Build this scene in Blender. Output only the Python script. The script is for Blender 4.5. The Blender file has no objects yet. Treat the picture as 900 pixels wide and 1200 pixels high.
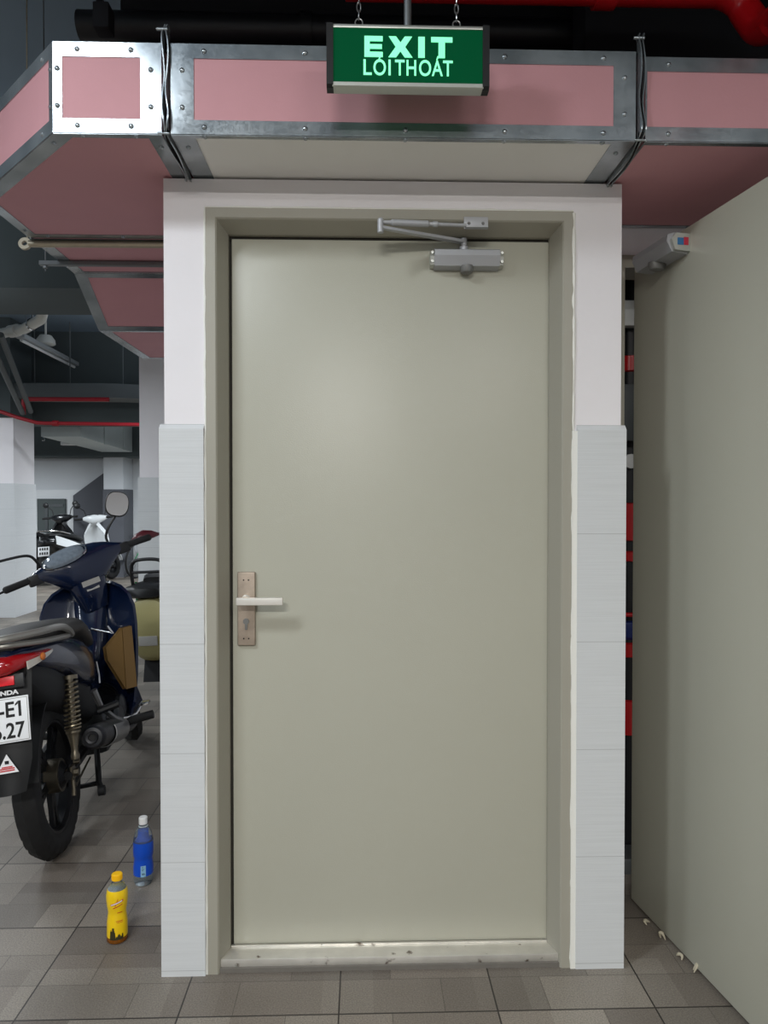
import bpy, bmesh, math, random
from mathutils import Vector, Matrix, Euler
R = math.radians
PI = math.pi
random.seed(7)
scene = bpy.context.scene
COL = scene.collection

# ------------------------------------------------------------------ materials
def lin(c):
    return tuple(((v/255)/12.92 if v/255 <= .04045 else ((v/255+.055)/1.055)**2.4) for v in c)

def mat(name, rgb, rough=.5, metal=0., noise=0., nscale=20., bump=0., bscale=200., emit=None, estr=0., alpha=None,
        trans=0., coat=0., spec=.5, ior=1.45, rough_noise=0.):
    m = bpy.data.materials.new(name); m.use_nodes = True
    nt = m.node_tree; b = nt.nodes['Principled BSDF']
    c = lin(rgb) + (1,)
    b.inputs['Base Color'].default_value = c
    b.inputs['Roughness'].default_value = rough
    b.inputs['Metallic'].default_value = metal
    b.inputs['Specular IOR Level'].default_value = spec
    b.inputs['IOR'].default_value = ior
    b.inputs['Coat Weight'].default_value = coat
    b.inputs['Transmission Weight'].default_value = trans
    if emit:
        b.inputs['Emission Color'].default_value = lin(emit) + (1,)
        b.inputs['Emission Strength'].default_value = estr
    if noise or bump or rough_noise:
        tc = nt.nodes.new('ShaderNodeTexCoord')
    if noise:
        n = nt.nodes.new('ShaderNodeTexNoise'); n.inputs['Scale'].default_value = nscale; n.inputs['Detail'].default_value = 5
        nt.links.new(tc.outputs['Object'], n.inputs['Vector'])
        mx = nt.nodes.new('ShaderNodeMix'); mx.data_type = 'RGBA'
        mx.inputs['A'].default_value = tuple(v*(1-noise) for v in c[:3]) + (1,)
        mx.inputs['B'].default_value = tuple(min(1, v*(1+noise)) for v in c[:3]) + (1,)
        nt.links.new(n.outputs['Fac'], mx.inputs['Factor'])
        nt.links.new(mx.outputs['Result'], b.inputs['Base Color'])
    if rough_noise:
        n3 = nt.nodes.new('ShaderNodeTexNoise'); n3.inputs['Scale'].default_value = nscale*.6; n3.inputs['Detail'].default_value = 4
        nt.links.new(tc.outputs['Object'], n3.inputs['Vector'])
        mr = nt.nodes.new('ShaderNodeMapRange')
        mr.inputs['To Min'].default_value = max(.02, rough-rough_noise); mr.inputs['To Max'].default_value = min(1, rough+rough_noise)
        nt.links.new(n3.outputs['Fac'], mr.inputs['Value']); nt.links.new(mr.outputs['Result'], b.inputs['Roughness'])
    if bump:
        n2 = nt.nodes.new('ShaderNodeTexNoise'); n2.inputs['Scale'].default_value = bscale; n2.inputs['Detail'].default_value = 2
        nt.links.new(tc.outputs['Object'], n2.inputs['Vector'])
        bp = nt.nodes.new('ShaderNodeBump'); bp.inputs['Strength'].default_value = bump; bp.inputs['Distance'].default_value = .002
        nt.links.new(n2.outputs['Fac'], bp.inputs['Height']); nt.links.new(bp.outputs['Normal'], b.inputs['Normal'])
    return m

M = {}
M['plaster'] = mat('white_plaster', (232,229,232), .75, noise=.03, nscale=6, bump=.25, bscale=60)
M['sealant'] = mat('white_sealant', (232,232,226), .6, bump=.5, bscale=120)
M['door'] = mat('beige_door_paint', (178,177,163), .34, noise=.025, nscale=2.5, bump=.16, bscale=330, spec=.45)
M['frame'] = mat('beige_frame_paint', (160,157,145), .4, noise=.03, nscale=4, bump=.15, bscale=300)
M['gap_dark'] = mat('frame_gap_shade', (40,38,32), .8)
M['steel'] = mat('worn_stainless', (226,223,216), .38, .72, noise=.18, nscale=22, rough_noise=.16)
M['handle_plate'] = mat('tarnished_plate', (176,162,148), .42, .7, noise=.3, nscale=45, rough_noise=.12)
M['lever'] = mat('brushed_lever', (232,229,222), .34, .55)
M['closer'] = mat('silver_closer_paint', (172,174,178), .42, .25, noise=.03, nscale=30)
M['closer_dark'] = mat('closer_knob', (120,120,118), .5, .3)
M['galv'] = None
M['pink'] = mat('pink_fire_board', (202,149,155), .7, noise=.05, nscale=9, bump=.12, bscale=150)
M['board_white'] = mat('white_soffit_board', (236,235,232), .55, noise=.04, nscale=5)
M['black'] = mat('black_plastic', (22,23,25), .45)
M['black_pipe'] = mat('black_pipe_paint', (26,27,31), .45)
M['ceil'] = mat('dark_ceiling_paint', (112,128,142), .9, noise=.12, nscale=1.4)
M['ceil_black'] = mat('black_ceiling', (20,21,26), .9, noise=.1, nscale=2)  # near-black colour for the parts above the duct
M['beam'] = mat('dark_beam_paint', (78,86,88), .9, noise=.08, nscale=2)
M['red_pipe'] = mat('red_pipe_paint', (196,20,28), .3, noise=.08, nscale=8, coat=.2)
M['red_shaded'] = mat('shaded_red_pipe_paint', (150,24,36), .5, noise=.08, nscale=8)  # pipe red darkened in colour for the weaker light in the garage
M['pvc'] = mat('white_pvc', (206,206,200), .4)
M['grey_metal'] = mat('grey_metal', (120,124,126), .45, .6)
M['rod'] = mat('weathered_rod', (190,180,160), .42, .7, noise=.2, nscale=30)
M['alu'] = mat('sign_aluminium', (196,198,192), .38, .75)
M['sign_green'] = mat('sign_green_acrylic', (0,62,36), .14, emit=(0,112,62), estr=.22)
M['sign_text'] = mat('sign_lit_text', (150,240,190), .5, emit=(112,244,180), estr=.95)
M['chrome'] = mat('chrome', (215,215,215), .12, 1.)
M['chain'] = mat('chain_zinc', (170,170,168), .3, .95)
M['navy'] = mat('navy_bodywork', (12,26,54), .22, coat=.5, noise=.05, nscale=6)
M['gold'] = mat('gold_plastic_panel', (128,98,52), .4, .35)
M['seat'] = mat('dark_seat_vinyl', (42,40,36), .55, bump=.3, bscale=400)
M['rubber'] = mat('tyre_rubber', (24,24,25), .75, noise=.1, nscale=40)
M['wheel_black'] = mat('black_alloy', (24,25,28), .4, .4)
M['rail'] = mat('grey_grab_rail', (140,138,132), .38, .5)
M['red_lens'] = mat('red_lens', (150,8,16), .15, coat=.6)
M['reflector'] = mat('red_reflector', (226,36,48), .3, noise=.2, nscale=60)
M['clear_lens'] = mat('clear_lens', (196,190,180), .12, coat=.5, noise=.2, nscale=50)
M['amber'] = mat('amber_bulb', (190,104,44), .25)
M['plate'] = mat('white_number_plate', (232,234,236), .4)
M['ink'] = mat('black_ink', (14,14,16), .6)
M['white_ink'] = mat('white_print', (225,225,225), .5)
M['red_ink'] = mat('red_print', (190,30,36), .5)
M['spring'] = mat('spring_steel', (150,140,118), .3, .9)
M['engine'] = mat('engine_grey', (52,54,56), .45, .7, noise=.2, nscale=30)
M['muffler'] = mat('black_muffler', (34,35,39), .42, .3)
M['shield'] = mat('grey_heat_shield', (140,140,140), .35, .75)
M['maroon'] = mat('maroon_guard', (88,30,38), .4)
M['mirror'] = mat('mirror_glass', (230,230,225), .03, 1.)
M['sticker'] = mat('silver_sticker', (170,168,162), .4, noise=.25, nscale=300)
M['lens_grey'] = mat('speedometer_lens', (120,130,140), .1, coat=.8, noise=.35, nscale=60)
M['dust'] = mat('undercarriage_black', (18,19,21), .7)
M['white_body'] = mat('white_bodywork', (222,226,228), .3, coat=.3)
M['dark_body'] = mat('black_bodywork', (18,20,24), .3, coat=.3)
M['green_body'] = mat('green_bodywork', (16,110,58), .3, coat=.3)
M['beige_body'] = mat('olive_beige_panel', (168,160,110), .4)
M['paint_green'] = mat('bicycle_green', (40,130,80), .4)
M['lamp_off'] = mat('unlit_tube_housing', (150,154,156), .5)
M['lamp_white'] = mat('white_fitting', (215,218,218), .45)
M['blue_liq'] = mat('blue_label', (4,74,190), .3, coat=.2)
M['blue_label'] = M['blue_liq']
M['bottle_clear'] = mat('clear_pet', (226,240,246), .06, trans=.92, ior=1.2)
M['cap_white'] = mat('white_cap', (232,232,230), .45)
M['yellow'] = mat('yellow_label', (236,196,8), .32, coat=.3, noise=.04, nscale=30)
M['cap_yellow'] = mat('yellow_cap', (246,190,10), .4)
M['tea'] = mat('amber_tea', (150,90,30), .12, trans=.5, ior=1.33)
M['far_door'] = mat('dark_far_door', (62,70,70), .6)
M['far_grey'] = mat('grey_far_paint', (84,86,92), .8)
M['far_white'] = mat('far_white_paint', (196,200,204), .8)
M['blue'] = mat('blue_valve', (24,44,110), .4)
M['cabinet'] = mat('grey_panel_box', (70,74,76), .5, .3)
M['extin'] = mat('red_extinguisher', (204,24,30), .28, coat=.4)
M['scrap'] = mat('dried_sealant_scrap', (190,182,160), .7)
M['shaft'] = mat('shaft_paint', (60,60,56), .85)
M['grey_duct'] = mat('grey_painted_duct', (92,98,100), .7)
M['light_duct'] = mat('pale_galvanised_duct', (176,184,184), .55, .15, noise=.06, nscale=6)

def galvanised():
    m = bpy.data.materials.new('galvanised_sheet'); m.use_nodes = True
    nt = m.node_tree; b = nt.nodes['Principled BSDF']
    b.inputs['Metallic'].default_value = .72
    tc = nt.nodes.new('ShaderNodeTexCoord')
    v = nt.nodes.new('ShaderNodeTexVoronoi'); v.inputs['Scale'].default_value = 150
    n = nt.nodes.new('ShaderNodeTexNoise'); n.inputs['Scale'].default_value = 9; n.inputs['Detail'].default_value = 4
    nt.links.new(tc.outputs['Object'], v.inputs['Vector']); nt.links.new(tc.outputs['Object'], n.inputs['Vector'])
    sep = nt.nodes.new('ShaderNodeSeparateColor'); nt.links.new(v.outputs['Color'], sep.inputs['Color'])
    r = nt.nodes.new('ShaderNodeMapRange'); r.inputs['To Min'].default_value = .19; r.inputs['To Max'].default_value = .25
    nt.links.new(sep.outputs['Red'], r.inputs['Value']); nt.links.new(r.outputs['Result'], b.inputs['Roughness'])
    cr = nt.nodes.new('ShaderNodeValToRGB')
    cr.color_ramp.elements[0].position = .3; cr.color_ramp.elements[0].color = lin((138,146,151)) + (1,)
    cr.color_ramp.elements[1].position = .7; cr.color_ramp.elements[1].color = lin((182,189,193)) + (1,)
    nt.links.new(n.outputs['Fac'], cr.inputs['Fac']); nt.links.new(cr.outputs['Color'], b.inputs['Base Color'])
    bp = nt.nodes.new('ShaderNodeBump'); bp.inputs['Strength'].default_value = .22; bp.inputs['Distance'].default_value = .02
    n2 = nt.nodes.new('ShaderNodeTexNoise'); n2.inputs['Scale'].default_value = 5; n2.inputs['Detail'].default_value = 1
    nt.links.new(tc.outputs['Object'], n2.inputs['Vector'])
    nt.links.new(n2.outputs['Fac'], bp.inputs['Height']); nt.links.new(bp.outputs['Normal'], b.inputs['Normal'])
    return m
M['galv'] = galvanised()

def math_node(nt, op, a, b=None, c=None):
    n = nt.nodes.new('ShaderNodeMath'); n.operation = op
    for i, v in enumerate((a, b, c)):
        if v is None: continue
        if isinstance(v, (int, float)): n.inputs[i].default_value = v
        else: nt.links.new(v, n.inputs[i])
    return n.outputs[0]

def floor_material():
    """40 cm porcelain tiles printed with a patchwork of smaller rectangles."""
    m = bpy.data.materials.new('grey_patchwork_floor_tile'); m.use_nodes = True
    nt = m.node_tree; b = nt.nodes['Principled BSDF']
    g = nt.nodes.new('ShaderNodeNewGeometry')
    mp = nt.nodes.new('ShaderNodeVectorMath'); mp.operation = 'ADD'; mp.inputs[1].default_value = (.62+8, .17+8, 0)
    nt.links.new(g.outputs['Position'], mp.inputs[0])
    br = nt.nodes.new('ShaderNodeTexBrick'); br.offset = 0; br.squash = 1
    br.inputs['Scale'].default_value = 1; br.inputs['Brick Width'].default_value = .4075; br.inputs['Row Height'].default_value = .4
    br.inputs['Mortar Size'].default_value = .0022; br.inputs['Mortar Smooth'].default_value = .2
    br.inputs['Color1'].default_value = (.9,.9,.9,1); br.inputs['Color2'].default_value = (1.08,1.08,1.08,1)
    nt.links.new(mp.outputs[0], br.inputs['Vector'])
    b2 = nt.nodes.new('ShaderNodeTexBrick'); b2.offset = .5; b2.squash = 1.0
    b2.inputs['Scale'].default_value = 1; b2.inputs['Brick Width'].default_value = .2717; b2.inputs['Row Height'].default_value = .1333
    b2.inputs['Mortar Size'].default_value = .0012; b2.inputs['Color1'].default_value = (.74,.735,.72,1); b2.inputs['Color2'].default_value = (1.2,1.19,1.15,1)
    b2.inputs['Mortar'].default_value = (.55,.54,.52,1)
    nt.links.new(mp.outputs[0], b2.inputs['Vector'])
    b3 = nt.nodes.new('ShaderNodeTexBrick'); b3.offset = .33; b3.squash = 1.0
    b3.inputs['Scale'].default_value = 1; b3.inputs['Brick Width'].default_value = .1358; b3.inputs['Row Height'].default_value = .2
    b3.inputs['Mortar Size'].default_value = 0; b3.inputs['Color1'].default_value = (.84,.81,.79,1); b3.inputs['Color2'].default_value = (1.14,1.15,1.13,1)
    nt.links.new(mp.outputs[0], b3.inputs['Vector'])
    n = nt.nodes.new('ShaderNodeTexNoise'); n.inputs['Scale'].default_value = 2.2; n.inputs['Detail'].default_value = 6
    nt.links.new(g.outputs['Position'], n.inputs['Vector'])
    n2 = nt.nodes.new('ShaderNodeTexNoise'); n2.inputs['Scale'].default_value = 260; n2.inputs['Detail'].default_value = 2
    nt.links.new(g.outputs['Position'], n2.inputs['Vector'])
    def mul(a, bb):
        x = nt.nodes.new('ShaderNodeMix'); x.data_type = 'RGBA'; x.blend_type = 'MULTIPLY'; x.inputs['Factor'].default_value = 1
        nt.links.new(a, x.inputs['A'])
        if isinstance(bb, tuple): x.inputs['B'].default_value = bb
        else: nt.links.new(bb, x.inputs['B'])
        return x.outputs['Result']
    cr = nt.nodes.new('ShaderNodeValToRGB'); cr.color_ramp.elements[0].position = .3; cr.color_ramp.elements[1].position = .72
    cr.color_ramp.elements[0].color = (.84,.83,.82,1); cr.color_ramp.elements[1].color = (1.1,1.1,1.1,1)
    nt.links.new(n.outputs['Fac'], cr.inputs['Fac'])
    cr2 = nt.nodes.new('ShaderNodeValToRGB'); cr2.color_ramp.elements[0].color = (.72,.72,.72,1); cr2.color_ramp.elements[1].color = (1.28,1.28,1.28,1)
    cr2.color_ramp.elements[0].position = .3; cr2.color_ramp.elements[1].position = .7
    nt.links.new(n2.outputs['Fac'], cr2.inputs['Fac'])
    base = mul(b2.outputs['Color'], b3.outputs['Color'])
    base = mul(base, br.outputs['Color']); base = mul(base, cr.outputs['Color']); base = mul(base, cr2.outputs['Color'])
    base = mul(base, lin((122,116,110)) + (1,))
    mx = nt.nodes.new('ShaderNodeMix'); mx.data_type = 'RGBA'
    nt.links.new(br.outputs['Fac'], mx.inputs['Factor']); nt.links.new(base, mx.inputs['A']); mx.inputs['B'].default_value = lin((50,46,43)) + (1,)
    nt.links.new(mx.outputs['Result'], b.inputs['Base Color'])
    b.inputs['Roughness'].default_value = .5
    bp = nt.nodes.new('ShaderNodeBump'); bp.inputs['Strength'].default_value = .5; bp.inputs['Distance'].default_value = .003; bp.invert = True
    nt.links.new(br.outputs['Fac'], bp.inputs['Height']); nt.links.new(bp.outputs['Normal'], b.inputs['Normal'])
    return m
M['floor'] = floor_material()

def tile_material(name, rgb, zoff=0.0):
    """glossy wall tile, 30 cm courses, fine horizontal combed lines."""
    m = bpy.data.materials.new(name); m.use_nodes = True
    nt = m.node_tree; b = nt.nodes['Principled BSDF']
    g = nt.nodes.new('ShaderNodeNewGeometry')
    sx = nt.nodes.new('ShaderNodeSeparateXYZ'); nt.links.new(g.outputs['Position'], sx.inputs[0])
    z = math_node(nt, 'ADD', sx.outputs['Z'], 3.0 + zoff)
    fr = math_node(nt, 'FRACT', math_node(nt, 'DIVIDE', z, .3))
    joint = math_node(nt, 'LESS_THAN', fr, .006)
    mp = nt.nodes.new('ShaderNodeMapping'); mp.inputs['Scale'].default_value = (5, 5, 260)
    nt.links.new(g.outputs['Position'], mp.inputs['Vector'])
    n = nt.nodes.new('ShaderNodeTexNoise'); n.inputs['Scale'].default_value = 1; n.inputs['Detail'].default_value = 2
    nt.links.new(mp.outputs[0], n.inputs['Vector'])
    c = lin(rgb)
    cr = nt.nodes.new('ShaderNodeValToRGB'); cr.color_ramp.elements[0].position = .3; cr.color_ramp.elements[1].position = .7
    cr.color_ramp.elements[0].color = tuple(v*.96 for v in c) + (1,); cr.color_ramp.elements[1].color = tuple(min(1, v*1.035) for v in c) + (1,)
    nt.links.new(n.outputs['Fac'], cr.inputs['Fac'])
    mx = nt.nodes.new('ShaderNodeMix'); mx.data_type = 'RGBA'; mx.inputs['B'].default_value = tuple(v*.7 for v in c) + (1,)
    nt.links.new(joint, mx.inputs['Factor']); nt.links.new(cr.outputs['Color'], mx.inputs['A'])
    nt.links.new(mx.outputs['Result'], b.inputs['Base Color'])
    b.inputs['Roughness'].default_value = .3
    bp = nt.nodes.new('ShaderNodeBump'); bp.inputs['Strength'].default_value = .12; bp.inputs['Distance'].default_value = .002
    nt.links.new(n.outputs['Fac'], bp.inputs['Height']); nt.links.new(bp.outputs['Normal'], b.inputs['Normal'])
    return m
M['tile'] = tile_material('pale_combed_wall_tile', (206,209,211), -.015)

# ------------------------------------------------------------------ mesh builder
class S:
    def __init__(self): self.bm = bmesh.new()
    def _add(self, t, mtx=None):
        if mtx is not None: bmesh.ops.transform(t, matrix=mtx, verts=t.verts)
        me = bpy.data.meshes.new('tmp'); t.to_mesh(me); t.free(); self.bm.from_mesh(me); bpy.data.meshes.remove(me); return self
    def box(self, x0, x1, y0, y1, z0, z1, bev=0., mtx=None, seg=2):
        t = bmesh.new(); bmesh.ops.create_cube(t, size=1)
        for v in t.verts:
            v.co = Vector(((x0+x1)/2 + v.co.x*(x1-x0), (y0+y1)/2 + v.co.y*(y1-y0), (z0+z1)/2 + v.co.z*(z1-z0)))
        if bev: bmesh.ops.bevel(t, geom=t.edges[:], offset=bev, segments=seg, affect='EDGES', profile=.6)
        return self._add(t, mtx)
    def rings(self, rings, closed=False, cap=True, mtx=None):
        t = bmesh.new(); vs = [[t.verts.new(p) for p in r] for r in rings]; n = len(vs[0])
        N = len(vs)
        for i in range(N if closed else N-1):
            a, b = vs[i], vs[(i+1) % N]
            for j in range(n):
                t.faces.new((a[j], a[(j+1) % n], b[(j+1) % n], b[j]))
        if cap and not closed:
            t.faces.new(list(reversed(vs[0]))); t.faces.new(vs[-1])
        bmesh.ops.recalc_face_normals(t, faces=t.faces[:])
        return self._add(t, mtx)
    def tube(self, pts, r, n=10, closed=False, cap=True, mtx=None):
        pts = [Vector(p) for p in pts]; N = len(pts); rs = r if isinstance(r, (list, tuple)) else [r]*N
        rings = []; prev = None
        for i, p in enumerate(pts):
            if closed: d = (pts[(i+1) % N]-pts[i-1]).normalized()
            else:
                a = (p-pts[i-1]).normalized() if i else (pts[1]-p).normalized()
                b = (pts[i+1]-p).normalized() if i < N-1 else a
                d = (a+b).normalized()
            if prev is None:
                u = d.orthogonal().normalized()
            else:
                u = (prev - d*prev.dot(d)).normalized()
            prev = u; w = d.cross(u)
            rings.append([p + (u*math.cos(2*PI*k/n)+w*math.sin(2*PI*k/n))*rs[i] for k in range(n)])
        return self.rings(rings, closed, cap, mtx)
    def lathe(self, prof, n=24, mtx=None, cap=True):
        rings = [[Vector((r*math.cos(2*PI*k/n), r*math.sin(2*PI*k/n), z)) for k in range(n)] for r, z in prof]
        return self.rings(rings, False, cap, mtx)
    def ringlathe(self, prof, n=48, mtx=None):
        """closed profile swept round z: a torus of any section"""
        rings = [[Vector((r*math.cos(2*PI*i/n), r*math.sin(2*PI*i/n), z)) for r, z in prof] for i in range(n)]
        return self.rings(rings, True, False, mtx)
    def prism(self, poly, h0, h1, mtx=None, bev=0.):
        t = bmesh.new(); a = [t.verts.new((x, y, h0)) for x, y in poly]; b = [t.verts.new((x, y, h1)) for x, y in poly]; n = len(poly)
        t.faces.new(list(reversed(a))); t.faces.new(b)
        for i in range(n): t.faces.new((a[i], a[(i+1) % n], b[(i+1) % n], b[i]))
        bmesh.ops.recalc_face_normals(t, faces=t.faces[:])
        if bev: bmesh.ops.bevel(t, geom=t.edges[:], offset=bev, segments=2, affect='EDGES')
        return self._add(t, mtx)
    def quadslab(self, corners, th):
        """a thick plate from 3D corner loop, thickness along its normal (towards -normal)"""
        c = [Vector(p) for p in corners]; nrm = (c[1]-c[0]).cross(c[2]-c[0]).normalized()
        t = bmesh.new(); a = [t.verts.new(p) for p in c]; b = [t.verts.new(p-nrm*th) for p in c]; n = len(c)
        t.faces.new(a); t.faces.new(list(reversed(b)))
        for i in range(n): t.faces.new((a[i], b[i], b[(i+1) % n], a[(i+1) % n]))
        bmesh.ops.recalc_face_normals(t, faces=t.faces[:])
        return self._add(t)
    def grid(self, f, nu, nv, th=0., mtx=None):
        """f(u,v)->point, thickened along average normal by th"""
        t = bmesh.new(); vs = [[t.verts.new(f(i/nu, j/nv)) for j in range(nv+1)] for i in range(nu+1)]
        for i in range(nu):
            for j in range(nv): t.faces.new((vs[i][j], vs[i+1][j], vs[i+1][j+1], vs[i][j+1]))
        bmesh.ops.recalc_face_normals(t, faces=t.faces[:])
        if th: bmesh.ops.solidify(t, geom=t.faces[:], thickness=th)
        return self._add(t, mtx)
    def ball(self, c, r, mtx=None, sx=1, sy=1, sz=1, u=16, v=10):
        t = bmesh.new(); bmesh.ops.create_uvsphere(t, u_segments=u, v_segments=v, radius=1)
        for w in t.verts: w.co = Vector((c[0]+w.co.x*r*sx, c[1]+w.co.y*r*sy, c[2]+w.co.z*r*sz))
        return self._add(t, mtx)
    def text(self, s, size, depth, mtx, bold=0., sx=1., align='LEFT'):
        cu = bpy.data.curves.new('t', 'FONT'); cu.body = s; cu.size = size; cu.extrude = depth; cu.offset = bold; cu.align_x = align
        o = bpy.data.objects.new('t', cu); COL.objects.link(o)
        dg = bpy.context.evaluated_depsgraph_get(); me = bpy.data.meshes.new_from_object(o.evaluated_get(dg))
        t = bmesh.new(); t.from_mesh(me); bpy.data.meshes.remove(me); bpy.data.objects.remove(o); bpy.data.curves.remove(cu)
        bmesh.ops.transform(t, matrix=Matrix.Diagonal((sx, 1, 1, 1)), verts=t.verts)
        return self._add(t, mtx)
    def xf(self, mtx): bmesh.ops.transform(self.bm, matrix=mtx, verts=self.bm.verts); return self
    def obj(self, name, m, parent=None, smooth=35, sub=0):
        me = bpy.data.meshes.new(name); self.bm.to_mesh(me); self.bm.free()
        me.materials.append(M[m] if isinstance(m, str) else m)
        if smooth:
            me.polygons.foreach_set('use_smooth', [True]*len(me.polygons)); me.set_sharp_from_angle(angle=R(smooth))
        o = bpy.data.objects.new(name, me); COL.objects.link(o)
        if parent: o.parent = parent
        if sub:
            md = o.modifiers.new('s', 'SUBSURF'); md.levels = md.render_levels = sub
        return o

def tag(o, label, cat, group=None, kind=None):
    o['label'] = label; o['category'] = cat
    if group: o['group'] = group
    if kind: o['kind'] = kind
    return o
def thing(name, label, cat, loc=(0,0,0), rot=(0,0,0), group=None, kind=None):
    o = bpy.data.objects.new(name, None); COL.objects.link(o); o.location = loc; o.rotation_euler = rot; o.empty_display_size = .1
    return tag(o, label, cat, group, kind)
def T(x, y, z): return Matrix.Translation((x, y, z))
def RX(a): return Matrix.Rotation(R(a), 4, 'X')
def RY(a): return Matrix.Rotation(R(a), 4, 'Y')
def RZ(a): return Matrix.Rotation(R(a), 4, 'Z')
def along(p, q):
    """matrix taking +z to the direction p->q, origin at p"""
    d = (Vector(q)-Vector(p)).normalized()
    return Matrix.Translation(p) @ d.to_track_quat('Z', 'Y').to_matrix().to_4x4()
def se(cx, cz, hx, hz, n=16, p=2.6, y=0., plane='yz', x=0.):
    """superellipse ring"""
    out = []
    for k in range(n):
        a = 2*PI*k/n; c, s = math.cos(a), math.sin(a)
        u = cx + hx*math.copysign(abs(c)**(2/p), c); w = cz + hz*math.copysign(abs(s)**(2/p), s)
        out.append(Vector((x, u, w)) if plane == 'yz' else (Vector((u, y, w)) if plane == 'xz' else Vector((u, w, y))))
    return out
def smooth_path(pts, k=6):
    """Catmull-Rom through pts"""
    P = [Vector(p) for p in pts]; P = [P[0]*2-P[1]] + P + [P[-1]*2-P[-2]]; out = []
    for i in range(1, len(P)-2):
        for j in range(k):
            t = j/k; a, b, c, d = P[i-1:i+3]
            out.append(.5*((2*b)+(c-a)*t+(2*a-5*b+4*c-d)*t*t+(3*b-a-3*c+d)*t**3))
    out.append(P[-2]); return out
def structure(o, label, cat): return tag(o, label, cat, kind='structure')

# ------------------------------------------------------------------ the setting
structure(S().box(-10, 4.5, -8, 12.2, -.12, 0).obj('floor', 'floor', smooth=0), 'grey patchwork tiled floor under the door and motorbikes', 'floor')
structure(S().box(-10, 4.5, -8, 12.2, 3.35, 3.5).obj('ceiling', 'ceil', smooth=0), 'dark painted slab ceiling above the pink duct', 'ceiling')
structure(S().box(-10.2, -10, -8, 12.2, 0, 3.35).obj('wall_left', 'far_white', smooth=0), 'white wall out past the parked motorbikes', 'wall')
structure(S().box(-10.2, 4.7, -8.2, -8, 0, 3.35).obj('wall_behind', 'far_white', smooth=0), 'white garage wall facing the closed door', 'wall')
structure(S().box(4.5, 4.7, -8, 12.2, 0, 3.35).obj('wall_right', 'far_white', smooth=0), 'white wall beyond the open door', 'wall')

# the door wall: two piers and a lintel, with tile cladding to 1.5 m
XL, XR, ZT = -.542, .716, 2.183
wf = S()
wf.box(XL, -.428, 0, .26, 0, ZT)
wf.box(.578, XR, 0, .26, 0, ZT)
wf.box(-.428, .578, 0, .26, 2.106, ZT)
wf = structure(wf.obj('wall_front', 'plaster', smooth=0), 'white plastered wall around the closed beige door', 'wall')
def cladding(x0, x1, outer):
    s = S(); z1 = 1.503
    s.box(x0, x1, -.012, 0, 0, z1)
    # sloped plaster shoulder on top
    s.prism([(-.012, z1), (0, z1), (0, z1+.014)], x0, x1, Matrix(((0,0,1,0),(1,0,0,0),(0,1,0,0),(0,0,0,1))))
    if outer < 0: s.box(x0, x0+.012, 0, .26, 0, z1)
    else: s.box(x1-.012, x1, 0, .26, 0, z1)
    o = s.obj('tile_cladding', 'tile', wf, smooth=0); return o
cladding(XL-.012, -.434, -1); cladding(.592, XR+.012, 1)
# ragged sealant bead round the frame
def bead(p, q, n, r0):
    p, q = Vector(p), Vector(q); pts = []; rs = []
    for i in range(n+1):
        pts.append(p.lerp(q, i/n) + Vector((random.uniform(-.0012,.0012), 0, random.uniform(-.0012,.0012)))); rs.append(r0*random.uniform(.8,1.25))
    return pts, rs
sb = S()
for p, q, n, r0 in [((-.4305,-.002,0), (-.4305,-.002,2.1), 70, .0042), ((.5815,-.002,0), (.5815,-.002,2.1), 70, .0055), ((-.43,-.002,2.105), (.58,-.002,2.105), 40, .004)]:
    a, b = bead(p, q, n, r0); sb.tube(a, b, 6)
sb.obj('sealant_bead', 'sealant', wf)
# reveal return strip right of the frame (white plaster edge visible beside the tiles)
S().box(.578, .592, -.010, 0, 0, 1.5).obj('plaster_edge', 'sealant', wf, smooth=0)

# core walls behind the door wall (lift / stair core)
structure(S().box(XL, XL+.14, .26, 3.2, 0, ZT).box(XL, 2.6, 3.2, 3.35, 0, ZT).obj('wall_core', 'plaster', smooth=0), 'white side wall of the stair core behind the closed door', 'wall')

# steel frame of the closed door
fy = -.006; ly = .07
fr = S()
def frame_profile():
    # (x offset inward from the outer edge, y)
    return [(0, .0), (0, fy), (.026, fy), (.030, fy+.004), (.050, ly-.012), (.050, ly+.02), (.062, ly+.02), (.062, .2), (0, .2)]
pf = frame_profile()
oxl, oxr, ozt = -.428, .580, 2.104
for side in (0, 1):
    rings = []
    for z in (0, 1):
        ring = []
        for u, y in pf:
            x = oxl+u if side == 0 else oxr-u
            ring.append(Vector((x, y, 0 if z == 0 else ozt-u)))
        rings.append(ring)
    fr.rings(rings)
fr.rings([[Vector((oxl+u, y, ozt-u)) for u, y in pf], [Vector((oxr-u, y, ozt-u)) for u, y in pf]])
tr1 = structure(fr.obj('trim_1', 'frame', smooth=0), 'beige-grey painted steel frame around the closed door', 'door frame')
S().box(oxl+.045, oxl+.060, ly+.004, ly+.012, .03, ozt-.06).box(oxr-.060, oxr-.045, ly+.004, ly+.012, .03, ozt-.06).box(oxl+.045, oxr-.045, ly+.004, ly+.012, ozt-.064, ozt-.049).obj('gap_shade', 'gap_dark', tr1, smooth=0)  # near-black strips painting the shade in the gap round the leaf
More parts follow.
